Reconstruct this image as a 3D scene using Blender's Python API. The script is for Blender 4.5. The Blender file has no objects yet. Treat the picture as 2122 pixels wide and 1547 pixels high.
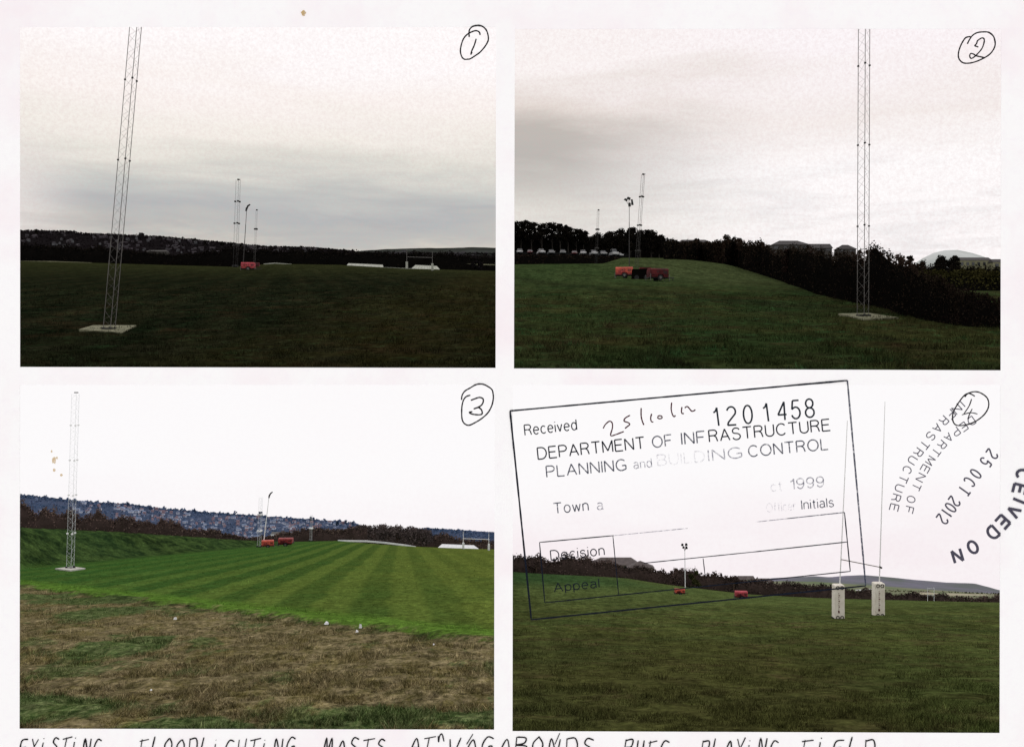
import bpy, bmesh, math, random
import numpy as np
from mathutils import Vector, Matrix
random.seed(7); rng = np.random.default_rng(7)
SC = bpy.context.scene
COL = SC.collection
F, CX, CY, D = 2000.0, 1061.0, 773.5, 13.0        # focal length in photo pixels, optical centre, distance of the sheet

# ------------------------------------------------------------------ camera
cam = bpy.data.cameras.new('camera'); cam.sensor_width = 36; cam.lens = 36*F/2122
cam.clip_start = .1; cam.clip_end = 12000
camo = bpy.data.objects.new('camera', cam); COL.objects.link(camo)
camo.rotation_euler = (math.pi/2, 0, 0); SC.camera = camo
SC.view_settings.view_transform = 'Standard'; SC.view_settings.look = 'None'
SC.view_settings.exposure = 0; SC.view_settings.gamma = 1; SC.view_settings.use_curve_mapping = False

# ------------------------------------------------------------------ node helper
class NT:
    def __init__(s, nt): s.nt = nt; s.n = nt.nodes; s.n.clear()
    def new(s, t, **kw):
        x = s.n.new(t)
        for k, v in kw.items():
            if k.startswith('i_'):
                key = k[2:].replace('_', ' ')
                s.put(x.inputs[int(key)] if key.isdigit() else x.inputs[key], v)
            else: setattr(x, k, v)
        return x
    def put(s, sock, v):
        if isinstance(v, bpy.types.NodeSocket): s.nt.links.new(v, sock)
        else: sock.default_value = v
    def math(s, op, a, b=0.0, c=0.0, clamp=False):
        x = s.n.new('ShaderNodeMath'); x.operation = op; x.use_clamp = clamp
        s.put(x.inputs[0], a); s.put(x.inputs[1], b); s.put(x.inputs[2], c); return x.outputs[0]
    def mix(s, f, a, b, mode='MIX'):
        x = s.n.new('ShaderNodeMix'); x.data_type = 'RGBA'; x.blend_type = mode
        s.put(x.inputs[0], f)
        for q, v in ((6, a), (7, b)):
            if isinstance(v, (tuple, list)) and len(v) == 3: v = (*v, 1)
            s.put(x.inputs[q], v)
        return x.outputs[2]
    def noise(s, vec, scale, detail=4, rough=.55, dist=0.0):
        x = s.n.new('ShaderNodeTexNoise'); s.put(x.inputs['Vector'], vec)
        x.inputs['Scale'].default_value = scale; x.inputs['Detail'].default_value = detail
        x.inputs['Roughness'].default_value = rough; x.inputs['Distortion'].default_value = dist
        return x.outputs[0]
    def ramp(s, f, stops, interp='LINEAR'):
        x = s.n.new('ShaderNodeValToRGB'); s.put(x.inputs[0], f); cr = x.color_ramp; cr.interpolation = interp
        while len(cr.elements) > 1: cr.elements.remove(cr.elements[-1])
        cr.elements[0].position = stops[0][0]; cr.elements[0].color = (*stops[0][1], 1)
        for p, c in stops[1:]:
            e = cr.elements.new(p); e.color = (*c, 1)
        return x.outputs[0]
    def mapr(s, v, a, b, c=0.0, d=1.0, smooth=False):
        x = s.n.new('ShaderNodeMapRange'); s.put(x.inputs[0], v)
        if smooth: x.interpolation_type = 'SMOOTHSTEP'
        for q, w in zip((1, 2, 3, 4), (a, b, c, d)): x.inputs[q].default_value = w
        return x.outputs[0]
    def scalevec(s, vec, v3):
        x = s.n.new('ShaderNodeVectorMath'); x.operation = 'MULTIPLY'; s.put(x.inputs[0], vec); x.inputs[1].default_value = v3
        return x.outputs[0]
def g3(v): return (v, v, v)
def lin(r, g, b):
    f = lambda c: (c/255/12.92 if c/255 <= .04045 else ((c/255+.055)/1.055)**2.4)
    return (f(r), f(g), f(b))

# ------------------------------------------------------------------ world: overcast sky with grey cloud banks low down
SUN_EL, SUN_AZ = math.radians(58), math.radians(15)
W = bpy.data.worlds.new('World'); SC.world = W; W.use_nodes = True
t = NT(W.node_tree)
gen = t.new('ShaderNodeTexCoord').outputs['Generated']
sep = t.new('ShaderNodeSeparateXYZ', i_0=gen)
X_, Y_, Z_ = sep.outputs
st = t.scalevec(gen, (1.6, 1.6, 9.0))
n1 = t.noise(st, 2.2, 6, .6, .35)
n2 = t.noise(t.scalevec(gen, (3, 3, 24)), 2.2, 5, .65, .5)
n3 = t.noise(gen, 330, 3, .85)
zz = t.math('ADD', Z_, t.math('MULTIPLY', t.math('SUBTRACT', n1, .5), .10))
leftc = t.ramp(t.math('MULTIPLY', zz, 2.0), [(0, lin(214, 209, 196)), (.255, lin(212, 207, 195)), (.285, lin(186, 187, 183)), (.315, lin(176, 180, 181)),
               (.355, lin(194, 197, 193)), (.405, lin(222, 220, 211)), (.45, lin(241, 236, 228)), (.54, lin(249, 242, 238)), (.62, lin(254, 250, 250)), (1, lin(254, 252, 252))])
leftc = t.mix(t.math('MULTIPLY', t.mapr(X_, -.47, -.38, 1, 0, True), t.mapr(Z_, .17, .24, 1, 0, True)), leftc, lin(226, 221, 217))   # the bank thins out to the left
rightc = t.ramp(t.math('MULTIPLY', zz, 2.0), [(0, lin(224, 222, 216)), (.30, lin(236, 234, 230)), (.38, lin(243, 240, 237)), (.45, lin(232, 225, 220)),
               (.52, lin(228, 219, 214)), (.58, lin(247, 238, 238)), (1, lin(252, 247, 249))])
xr = t.mapr(t.math('ADD', X_, t.math('MULTIPLY', t.math('SUBTRACT', n1, .5), .25)), .02, .30, 0, 1, True)
rb = t.ramp(t.math('MULTIPLY', zz, 2.0), [(0, lin(250, 245, 245)), (.40, lin(253, 250, 250)), (.5, lin(243, 236, 233)), (.6, lin(250, 244, 246)), (1, lin(251, 246, 249))])
dark = t.ramp(t.math('MULTIPLY', zz, 2.0), [(0, lin(226, 224, 216)), (.29, lin(226, 223, 216)), (.36, lin(208, 206, 199)), (.43, lin(184, 181, 175)), (.48, lin(188, 183, 176)), (.54, lin(224, 215, 208)), (.62, lin(248, 242, 240)), (1, lin(251, 246, 249))])
rightc = t.mix(xr, dark, rb)
side = t.mapr(X_, -.02, .0, 0, 1, True)
cl = t.mix(side, leftc, rightc)
cl = t.mix(t.math('MULTIPLY', t.math('SUBTRACT', n2, .45, clamp=True), t.mapr(Z_, .10, .26, 1.6, 0)), cl, lin(160, 160, 162))
cl = t.mix(t.mapr(n3, .38, .66, 0, .22), cl, lin(204, 172, 172))
back = t.mapr(Y_, -.15, .25, 1, 0, True)                      # the whole rest of the sky is the same bright overcast
cl = t.mix(back, cl, lin(251, 249, 249))
lowm = t.mapr(Z_, -.08, .0, 1, 0, True)
cl = t.mix(lowm, cl, lin(247, 245, 245))
sky = t.new('ShaderNodeTexSky', sky_type='NISHITA'); sky.sun_disc = False
sky.sun_elevation = SUN_EL; sky.sun_rotation = SUN_AZ
b1 = t.new('ShaderNodeBackground', i_Color=sky.outputs[0], i_Strength=.05)
b2 = t.new('ShaderNodeBackground', i_Color=cl, i_Strength=1.07)
# the cloud cover hides most of the blue
ms = t.new('ShaderNodeMixShader', i_0=.97, i_1=b1.outputs[0], i_2=b2.outputs[0])
t.new('ShaderNodeOutputWorld', i_Surface=ms.outputs[0])

sun = bpy.data.lights.new('sun', 'SUN'); sun.energy = .5; sun.angle = math.radians(20); sun.color = (1, .96, .9)
suno = bpy.data.objects.new('sun', sun); COL.objects.link(suno)
suno.rotation_euler = Vector((-math.sin(SUN_AZ)*math.cos(SUN_EL), -math.cos(SUN_AZ)*math.cos(SUN_EL), -math.sin(SUN_EL))).to_track_quat('-Z', 'Y').to_euler()

# ------------------------------------------------------------------ materials
def pos(t): return t.new('ShaderNodeNewGeometry').outputs['Position']
def island(t): return t.new('ShaderNodeNewGeometry').outputs['Random Per Island']
def finish_d(t, col, bump=None, bs=.3, bd=.02):
    p = t.new('ShaderNodeBsdfDiffuse', i_Color=col)
    if bump is not None:
        b = t.new('ShaderNodeBump', i_Strength=bs, i_Distance=bd, i_Height=bump); t.put(p.inputs['Normal'], b.outputs[0])
    t.new('ShaderNodeOutputMaterial', i_Surface=p.outputs[0])
def finish(t, col, rough=.8, metal=0.0, bump=None, bs=.3, bd=.02, spec=.3):
    p = t.new('ShaderNodeBsdfPrincipled', i_Roughness=rough, i_Metallic=metal)
    t.put(p.inputs['Base Color'], col if isinstance(col, bpy.types.NodeSocket) else (*col, 1))
    p.inputs['Specular IOR Level'].default_value = spec
    if bump is not None:
        b = t.new('ShaderNodeBump', i_Strength=bs, i_Distance=bd, i_Height=bump); t.put(p.inputs['Normal'], b.outputs[0])
    t.new('ShaderNodeOutputMaterial', i_Surface=p.outputs[0])
def M(name, c1, c2=None, scale=3.0, rough=.75, metal=0.0, bs=.2, bd=.01, spec=.3):
    m = bpy.data.materials.new(name); m.use_nodes = True; t = NT(m.node_tree)
    c2 = c2 or tuple(x*.7 for x in c1)
    n = t.noise(pos(t), scale, 6, .62)
    if spec == 0: finish_d(t, t.mix(t.mapr(n, .35, .65), c1, c2), n, bs, bd); return m
    finish(t, t.mix(t.mapr(n, .35, .65), c1, c2), rough, metal, n, bs, bd, spec); return m
def M_leaf(name, c1, c2, c3, scale=.05, spec=.15):
    m = bpy.data.materials.new(name); m.use_nodes = True; t = NT(m.node_tree)
    n = t.noise(pos(t), scale, 4, .6)
    c = t.mix(t.mapr(n, .4, .62), c1, c2); c = t.mix(t.math('MULTIPLY', t.math('POWER', island(t), 2.5), .8), c, c3)
    finish_d(t, c); return m
def mul(c, k): return tuple(x*k for x in c)

def grass_mat(name, kind, blades=False):
    m = bpy.data.materials.new(name); m.use_nodes = True; t = NT(m.node_tree)
    P_ = pos(t); s = t.new('ShaderNodeSeparateXYZ', i_0=P_); x, y, z = s.outputs
    nb = t.noise(P_, .12, 4, .6); nm = t.noise(P_, .8, 6, .7); nf = t.noise(P_, 5.0, 8, .78)
    fine = t.math('MULTIPLY', t.mapr(nf, .36, .64, .45, 1.6), t.mapr(t.noise(P_, 2.2, 5, .8), .38, .62, .62, 1.38))
    nh = t.noise(P_, .35, 5, .75, .6); nk = t.noise(P_, 1.1, 5, .8)
    F_ = t.scalevec(P_, (1, .16, 1)); nfar = t.noise(F_, 1.5, 6, .8); nfar2 = t.noise(F_, .35, 4, .7)
    far = t.math('MULTIPLY', t.mapr(nfar, .40, .60, .62, 1.45), t.mapr(nfar2, .38, .62, .80, 1.22))
    fine = t.math('MULTIPLY', fine, t.math('ADD', 1.0, t.math('MULTIPLY', t.mapr(y, 22, 60, .25, 1.0 if kind != 3 else .3), t.math('SUBTRACT', far, 1.0))))
    if kind == 1:
        c = t.mix(t.mapr(t.math('ADD', x, t.math('MULTIPLY', t.math('SUBTRACT', nb, .5), 8)), -13, -4, 0, 1, True), (.0050, .0072, .0034), (.0135, .0126, .0042))
        c = t.mix(t.mapr(t.math('SINE', t.math('MULTIPLY', t.math('ADD', x, t.math('MULTIPLY', y, .23)), 1.6)), -.3, 1, 0, .30), c, (.018, .018, .008))
        c = t.mix(t.mapr(nm, .45, .7), c, (.013, .013, .007))
        c = t.mix(t.mapr(nh, .52, .66, 0, .6), c, (.022, .014, .007)); c = t.mix(t.mapr(nk, .54, .68, 0, .6), c, (.011, .024, .009))
        c = t.mix(t.mapr(y, 120, 260, 0, .75), c, (.024, .027, .010))
    elif kind == 2:
        c = t.mix(t.mapr(nb, .42, .6), (.0155, .027, .0090), (.027, .028, .0098))
        c = t.mix(t.mapr(nm, .5, .7), c, (.013, .012, .007))
        st = t.math('SINE', t.math('ADD', t.math('MULTIPLY', t.math('ADD', x, t.math('MULTIPLY', y, -.10)), 1.1), t.math('MULTIPLY', nb, 7)))
        c = t.mix(t.mapr(st, -1, 1, 0, .22), c, (.030, .036, .012))
        c = t.mix(t.mapr(nh, .53, .66, 0, .75), c, (.026, .017, .009)); c = t.mix(t.mapr(nk, .54, .66, 0, .7), c, (.014, .044, .015))
        c = t.mix(t.mapr(y, 60, 125, 0, .7), c, (.028, .046, .016))
        c = t.mix(t.math('MULTIPLY', t.mapr(y, 55, 110, 0, .55), t.mapr(x, 14, 26, 0, 1, True)), c, (.044, .052, .022))
        # a darker unmown swathe runs down from the trailers to the right
        sw = t.math('ABSOLUTE', t.math('SUBTRACT', t.math('ADD', x, t.math('MULTIPLY', y, .16)), t.math('ADD', 19, t.math('MULTIPLY', nb, 4))))
        c = t.mix(t.mapr(sw, 0, 3.2, .45, 0, True), c, (.010, .012, .006))
    elif kind == 3:
        u = t.math('ADD', x, t.math('MULTIPLY', y, .1155))
        w = t.math('SINE', t.math('ADD', t.math('MULTIPLY', u, 1.9), t.math('MULTIPLY', nb, 2.2)))
        lawn = t.mix(t.mapr(w, -.35, .35), (.038, .080, .017), (.086, .134, .027))
        lawn = t.mix(t.mapr(t.math('ADD', u, t.math('MULTIPLY', t.math('SUBTRACT', nb, .5), 24)), -14, 14, 0, .75, True), lawn, (.112, .136, .026))
        lawn = t.mix(t.mapr(u, -4, -26, 0, .75, True), lawn, (.032, .090, .019))
        lawn = t.mix(t.mapr(nm, .45, .7, 0, .6), lawn, (.055, .075, .015))
        bl = t.math('ADD', t.math('ADD', x, y), t.math('MULTIPLY', t.math('SUBTRACT', t.noise(P_, .7, 7, .75), .5), 7))
        lip = t.mapr(bl, 29.8, 33.0, 1, 0, True)
        lawn = t.mix(t.math('MULTIPLY', lip, .8), lawn, (.085, .165, .024))
        Q = t.scalevec(P_, (1, .38, 1)); n4 = t.noise(Q, .5, 6, .7); n5 = t.noise(Q, 2.6, 7, .8); n6 = t.noise(Q, 7.0, 5, .8); n7 = t.noise(Q, .9, 5, .75)
        rough = t.mix(t.mapr(n5, .40, .60), (.205, .165, .090), (.088, .076, .030))
        rough = t.mix(t.mapr(n7, .48, .62, 0, .6), rough, (.120, .100, .028)); rough = t.mix(t.mapr(n6, .50, .66, 0, .55), rough, (.260, .212, .128)); rough = t.mix(t.mapr(n6, .48, .36, 0, .75), rough, (.030, .026, .014))
        def ell(cx, cy, rx, ry):
            ex = t.math('DIVIDE', t.math('SUBTRACT', x, cx), rx); ey = t.math('DIVIDE', t.math('SUBTRACT', y, cy), ry)
            return t.mapr(t.math('ADD', t.math('ADD', t.math('MULTIPLY', ex, ex), t.math('MULTIPLY', ey, ey)), t.math('MULTIPLY', t.math('SUBTRACT', n7, .5), 3.4)), 1.25, .65, 0, 1, True)
        gm = t.mapr(n4, .545, .60, 0, .8)
        for e in ((-16.2, 38.6, 1.7, 3.4), (-11.0, 26.6, 1.2, 3.2), (-19.8, 45, 2.6, 2.6), (-13.5, 21, 1.6, 3.2), (-9.3, 17.5, 2.4, 1.5), (-5.6, 15.9, 1.2, .9), (-2.4, 16.6, 1.7, 1.2), (-.3, 16.6, .8, .8), (-24, 47.5, 2.5, 2.5)): gm = t.math('MAXIMUM', gm, ell(*e))
        gcol = t.mix(t.mapr(n6, .40, .60), (.026, .048, .014), (.060, .125, .036))
        rough = t.mix(t.math('MULTIPLY', gm, t.mapr(n6, .38, .56, .95, .6)), rough, gcol)
        rough = t.mix(t.math('MULTIPLY', t.mapr(bl, 25.6, 26.8, 0, .8, True), t.mapr(n7, .42, .56)), rough, (.018, .032, .011))       # dark clumps plus the shade below the lip, put into the colour
        c = t.mix(t.mapr(bl, 27.0, 28.0, 1, 0), lawn, rough)
        bk = t.mapr(t.math('ADD', t.math('ADD', x, t.math('MULTIPLY', y, .093)), t.math('MULTIPLY', t.math('SUBTRACT', nm, .5), 5)), -33.0, -36.5, 0, 1, True)
        bk = t.math('MULTIPLY', bk, t.mapr(y, 62, 78, 0, 1, True))
        nb2 = t.noise(t.scalevec(P_, (1, .35, 1)), .55, 7, .75)
        bankc = t.mix(t.mapr(nb2, .42, .60), (.012, .022, .008), (.052, .086, .024))
        bankc = t.mix(t.mapr(t.noise(P_, .02, 2, .5), .3, .7, 0, .4), bankc, (.030, .075, .025))
        c = t.mix(bk, c, bankc)
    else:
        c = t.mix(t.mapr(nb, .40, .62), (.068, .078, .022), (.046, .064, .019))
        c = t.mix(t.math('MULTIPLY', t.mapr(t.math('SUBTRACT', x, t.math('MULTIPLY', y, .34)), -.2, 2.2, 0, .9, True), t.mapr(y, 45, 18, 0, 1)), c, (.075, .115, .030))
        c = t.mix(t.mapr(nm, .45, .66, 0, .8), c, (.036, .036, .013))
        c = t.mix(t.mapr(nh, .53, .66, 0, .65), c, (.075, .053, .027)); c = t.mix(t.mapr(nk, .55, .66, 0, .6), c, (.046, .064, .013))
        c = t.mix(t.mapr(y, 20, 48, .5, 0), c, (.042, .036, .014))
        c = t.mix(t.mapr(y, 45, 120, 0, .8), c, (.072, .098, .030))
        c = t.mix(t.math('MULTIPLY', t.mapr(y, 120, 175, 0, .75, True), t.mapr(x, 36, 10, 0, 1, True)), c, (.022, .056, .020))
    c = t.mix(1.0, c, t.new('ShaderNodeCombineColor', i_0=fine, i_1=fine, i_2=fine).outputs[0], 'MULTIPLY')
    if blades:
        v = t.mapr(island(t), 0, 1, .55, 2.0) if kind == 3 else t.mapr(island(t), 0, 1, .75, 1.85)
        c = t.mix(1.0, c, t.new('ShaderNodeCombineColor', i_0=v, i_1=v, i_2=v).outputs[0], 'MULTIPLY')
    finish_d(t, c, t.math('ADD', nm, nf), .5, .06)
    return m
def sky_mat():
    m = bpy.data.materials.new('lower_sky'); m.use_nodes = True; t = NT(m.node_tree)
    P_ = pos(t); s = t.new('ShaderNodeSeparateXYZ', i_0=P_)
    n = t.noise(t.scalevec(P_, (1, 1, 3)), .0012, 5, .6)
    h = t.mapr(t.math('ADD', s.outputs[2], t.math('MULTIPLY', t.math('SUBTRACT', n, .5), 260)), -640, -300, 0, 1, True)
    c = t.mix(h, lin(248, 239, 242), lin(253, 251, 252))
    c = t.mix(t.mapr(n, .45, .65, 0, .5), c, lin(253, 250, 251))
    c = t.mix(t.math('MULTIPLY', t.mapr(t.noise(P_, .06, 3, .8), .42, .66, 0, .10), t.mapr(s.outputs[2], -300, -620, .3, 1)), c, lin(225, 200, 208))
    e = t.new('ShaderNodeEmission', i_Color=c, i_Strength=1.0); t.new('ShaderNodeOutputMaterial', i_Surface=e.outputs[0]); return m
def paper_mat():
    m = bpy.data.materials.new('white_paper'); m.use_nodes = True; t = NT(m.node_tree)
    P_ = pos(t); n = t.noise(P_, .9, 4, .6); n2 = t.noise(P_, 9, 4, .7); n3 = t.noise(P_, 60, 2, .6)
    c = t.mix(t.mapr(n, .45, .70), (.975, .97, .972), (.955, .885, .912))
    c = t.mix(t.mapr(n2, .5, .75, 0, .5), c, (.93, .88, .93))
    finish(t, c, .95, bump=n3, bs=.02, bd=.001, spec=.05); return m
def ink_mat(name, col, solid=1.0, scale=14.0, thresh=.5):
    m = bpy.data.materials.new(name); m.use_nodes = True; t = NT(m.node_tree)
    n = t.noise(pos(t), scale, 5, .75)
    f = t.mapr(n, thresh-.12, thresh+.08, 0, solid) if solid < 1 or thresh > .2 else 1.0
    d = t.new('ShaderNodeBsdfDiffuse', i_Color=(*col, 1)); tr = t.new('ShaderNodeBsdfTransparent')
    mx = t.new('ShaderNodeMixShader', i_0=f, i_1=tr.outputs[0], i_2=d.outputs[0]); t.new('ShaderNodeOutputMaterial', i_Surface=mx.outputs[0]); return m

MAT = dict(
 paper=paper_mat(), sky=sky_mat(),
 steel=M('galvanised_steel', (.13, .12, .11), (.075, .07, .065), 6, .5, .2), steel_dark=M('dark_steel', (.035, .032, .03), None, 6, .5, .3),
 steel_pale=M('pale_galvanised_steel', (.80, .82, .84), (.70, .72, .75), 6, .7, 0), steel_white=M('white_tube', (.88, .87, .87), (.80, .79, .79), 4, .7),
 black=M('black_metal', (.012, .012, .012), None, 5, .5), rubber=M('rubber', (.015, .015, .016), None, 5, .9),
 slab1=M('dim_concrete', (.20, .195, .13), (.09, .09, .055), 2.5, .9, spec=.05), slab3=M('pale_concrete', (.55, .52, .48), (.4, .38, .34), 2, .9),
 red=M('faded_red_paint', (.36, .055, .05), (.14, .025, .025), 1.5, .55, spec=.15), redl=M('orange_red_paint', (.62, .11, .07), (.30, .055, .04), 1.3, .55, spec=.15),
 redd=M('dark_red_paint', (.11, .016, .018), (.035, .008, .009), 1.2, .6, spec=.1), pale=M('pale_panel', (.45, .42, .40), None, 3, .6), pink=M('pinkish_red_paint', (.46, .07, .09), (.24, .04, .045), 1.5, .6, spec=.1),
 cream=M('cream_pad', (.84, .79, .70), (.66, .60, .50), 1.2, .8), maroon=M('maroon_trim', (.12, .02, .03), None, 5, .7),
 white=M('dull_white', (.36, .37, .32), (.26, .27, .22), .5, .7), white3=M('bright_white', (.82, .82, .82), (.66, .67, .69), .3, .6),
 cw=M('car_white', (.42, .43, .43), (.30, .30, .30), 2, .35), cr=M('car_red', (.10, .02, .025), None, 2, .35), cs=M('car_silver', (.14, .15, .15), None, 2, .3), glass=M('car_glass', (.02, .022, .025), None, 2, .15, spec=.5),
 roofd=M('dim_slate_roof', (.045, .040, .040), (.03, .027, .027), .8, .8), walld=M('dim_wall', (.05, .045, .04), None, .5, .8), creamw=M('cream_wall', (.22, .21, .13), (.13, .13, .075), .5, .8),
 roof4=M('brown_grey_roof', (.13, .105, .10), (.085, .07, .068), .8, .8), wall4=M('buff_wall', (.20, .17, .13), None, .5, .8),
 bark=M('bark', (.02, .016, .012), None, 3, .9), branch=M('brown_branch', (.08, .05, .035), None, 3, .9),
 core_d=M('dark_undergrowth', (.0042, .0036, .0032), (.003, .0028, .0024), .3, .95, spec=.0), core_b=M('brown_undergrowth', (.055, .038, .034), (.034, .025, .021), .3, .95, spec=.0),
)
LEAF = dict(
 d1=M_leaf('dark_foliage', (.0058, .0048, .0040), (.0085, .0068, .0055), (.018, .015, .011), .03),
 d2=M_leaf('dark_reddish_foliage', (.0075, .0062, .0050), (.020, .012, .0095), (.036, .027, .018), .13),
 ol=M_leaf('olive_foliage', (.020, .020, .0075), (.034, .030, .010), (.060, .055, .018), .12),
 w1=M_leaf('hill_foliage_dim', (.007, .0055, .006), (.013, .010, .011), (.026, .021, .023), .01),
 b3=M_leaf('brown_hedge_foliage', (.060, .042, .038), (.150, .098, .085), (.19, .14, .11), .09),
 b3g=M_leaf('grey_brown_foliage', (.055, .045, .044), (.100, .080, .078), (.16, .125, .115), .06),
 w3=M_leaf('haze_blue_foliage', (.040, .078, .145), (.085, .125, .22), (.15, .19, .29), .008),  # distance haze is put into the blue of the far trees
 b4=M_leaf('brown_purple_foliage', (.038, .028, .026), (.092, .062, .055), (.125, .090, .075), .12),
 rs=M_leaf('russet_foliage', (.014, .009, .008), (.026, .014, .012), (.045, .028, .022), .2),
 g4=M_leaf('green_brown_foliage', (.028, .032, .012), (.045, .045, .018), (.09, .085, .035), .06),
)

# ------------------------------------------------------------------ mesh helpers
class MB:
    def __init__(s): s.v = []; s.f = []; s.m = []; s.cur = 0
    def add(s, vs, fs):
        o = len(s.v); s.v += [tuple(v) for v in vs]; s.f += [tuple(i+o for i in f) for f in fs]; s.m += [s.cur]*len(fs)
    def box(s, x0, x1, y0, y1, z0, z1, tx=0.0, ty=0.0):
        s.add([(x0, y0, z0), (x1, y0, z0), (x1, y1, z0), (x0, y1, z0), (x0+tx, y0+ty, z1), (x1-tx, y0+ty, z1), (x1-tx, y1-ty, z1), (x0+tx, y1-ty, z1)],
              [(3, 2, 1, 0), (4, 5, 6, 7), (0, 1, 5, 4), (1, 2, 6, 5), (2, 3, 7, 6), (3, 0, 4, 7)])
    def rod(s, a, b, r, n=6, r2=None, caps=True):
        a = Vector(a); b = Vector(b); d = (b-a).normalized(); u = d.orthogonal().normalized(); w = d.cross(u); r2 = r if r2 is None else r2
        vs = []
        for c, q in ((a, r), (b, r2)):
            vs += [c+(u*math.cos(2*math.pi*k/n)+w*math.sin(2*math.pi*k/n))*q for k in range(n)]
        fs = [(k, (k+1) % n, n+(k+1) % n, n+k) for k in range(n)]
        if caps: fs += [tuple(range(n))[::-1], tuple(range(n, 2*n))]
        s.add(vs, fs)
    def prism(s, prof, x0, x1):                  # profile of (y,z) pairs extruded along x
        n = len(prof); s.add([(x0, *p) for p in prof]+[(x1, *p) for p in prof],
              [(k, (k+1) % n, n+(k+1) % n, n+k) for k in range(n)]+[tuple(range(n))[::-1], tuple(range(n, 2*n))])
    def mesh(s, name, mats, smooth=False):
        me = bpy.data.meshes.new(name); me.from_pydata(s.v, [], s.f)
        for m in (mats if isinstance(mats, (list, tuple)) else [mats]): me.materials.append(m)
        me.polygons.foreach_set('material_index', s.m)
        if smooth: me.polygons.foreach_set('use_smooth', [True]*len(s.f))
        me.update(); return me
    def build(s, name, mats, parent=None, smooth=False, bevel=0):
        me = s.mesh(name, mats, smooth)
        if bevel:
            bm = bmesh.new(); bm.from_mesh(me); bmesh.ops.bevel(bm, geom=bm.edges[:], offset=bevel, segments=2, affect='EDGES', profile=.5); bm.to_mesh(me); bm.free()
        return link(name, me, parent)
def link(name, me, parent=None):
    o = bpy.data.objects.new(name, me); COL.objects.link(o)
    if parent: o.parent = parent
    return o
def tag(o, label=None, cat=None, group=None, kind=None):
    if label: o['label'] = label
    if cat: o['category'] = cat
    if group: o['group'] = group
    if kind: o['kind'] = kind
    return o
def thing(name, label, cat, loc=(0, 0, 0), rz=0, group=None, scale=1):
    o = bpy.data.objects.new(name, None); COL.objects.link(o); o.location = loc; o.rotation_euler = (0, 0, rz); o.scale = (scale,)*3
    o.empty_display_size = .2
    return tag(o, label, cat, group)
def dup(root, loc=None, rz=None, label=None, scale=None):
    r = root.copy(); COL.objects.link(r)
    if loc is not None: r.location = loc
    if rz is not None: r.rotation_euler = (0, 0, rz)
    if scale: r.scale = (scale,)*3
    if label: r['label'] = label
    for ch in list(root.children):
        c = ch.copy(); COL.objects.link(c); c.parent = r
        for g in list(ch.children):
            d = g.copy(); COL.objects.link(d); d.parent = c
    return r
def P(px, py, Y): return Vector(((px-CX)/F*Y, Y, (CY-py)/F*Y))
def interp(prof, x): return float(np.interp(x, [p[0] for p in prof], [p[1] for p in prof]))
def sm(a, b, x): q = np.clip((x-a)/(b-a), 0, 1); return q*q*(3-2*q)

# ------------------------------------------------------------------ the four grounds (rows of the photo -> slopes of real ground)
E1 = [(-200, 540), (41, 541), (200, 545), (330, 549), (480, 553), (560, 547), (700, 549), (850, 557), (1044, 562)]
E2 = [(1044, 548), (1250, 546), (1290, 534), (1400, 535), (1500, 546), (1560, 561), (1611, 576), (1700, 590), (2300, 600)]
E3 = [(-200, 1090), (41, 1096), (230, 1104), (500, 1120), (600, 1122), (700, 1120), (860, 1133), (1044, 1143)]
FOOT3 = [(-200, 66), (41, 80), (230, 108), (420, 150), (540, 205), (600, 260)]
E4 = [(1044, 1186), (1100, 1190), (1300, 1200), (1400, 1213), (1560, 1232), (1700, 1243), (1850, 1252), (2072, 1267), (2300, 1275)]
def row1(px, Y): return (538+5140/Y) + sm(110, 270, Y)*(interp(E1, px)-(538+5140/270))
def row2(px, Y): return (553+3640/Y)*(1-sm(95, 230, Y)) + interp(E2, px)*sm(95, 230, Y)
def row3(px, Y):
    r = 1100+6480/Y
    if px < 600:
        f = interp(FOOT3, px); w = sm(f, f*1.22, Y); return r*(1-w)+interp(E3, px)*w
    w = sm(110, 280, Y); return r*(1-w)+interp(E3, px)*w
def row4(px, Y):
    r = 1204+4340/Y; w = sm(60, 230, Y); r = r*(1-w)+interp(E4, px)*w
    b = sm(1400, 1250, px)*sm(150, 230, Y)*-3
    return r+b
ROW = {1: row1, 2: row2, 3: row3, 4: row4}
def ground(k, px, Y): return P(px, ROW[k](px, Y), Y)
def depth(k, px, py, lo=None):                # where on ground k the line of sight through (px,py) lands
    Ys = np.geomspace(13.6, 300, 900)
    for a in Ys:
        if ROW[k](px, a) <= py: return float(a)
    return 260.0
YMAX = {1: 275, 2: 245, 3: 290, 4: 240}
YMIN = {1: 22.4, 2: 16.8, 3: 13.7, 4: 13.5}
PXR = {1: (-160, 1045), 2: (1045, 2260), 3: (-160, 1043), 4: (1043, 2260)}
BUMP = {1: .05, 2: .05, 3: .05, 4: .05}
from mathutils import noise as mn
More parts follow.
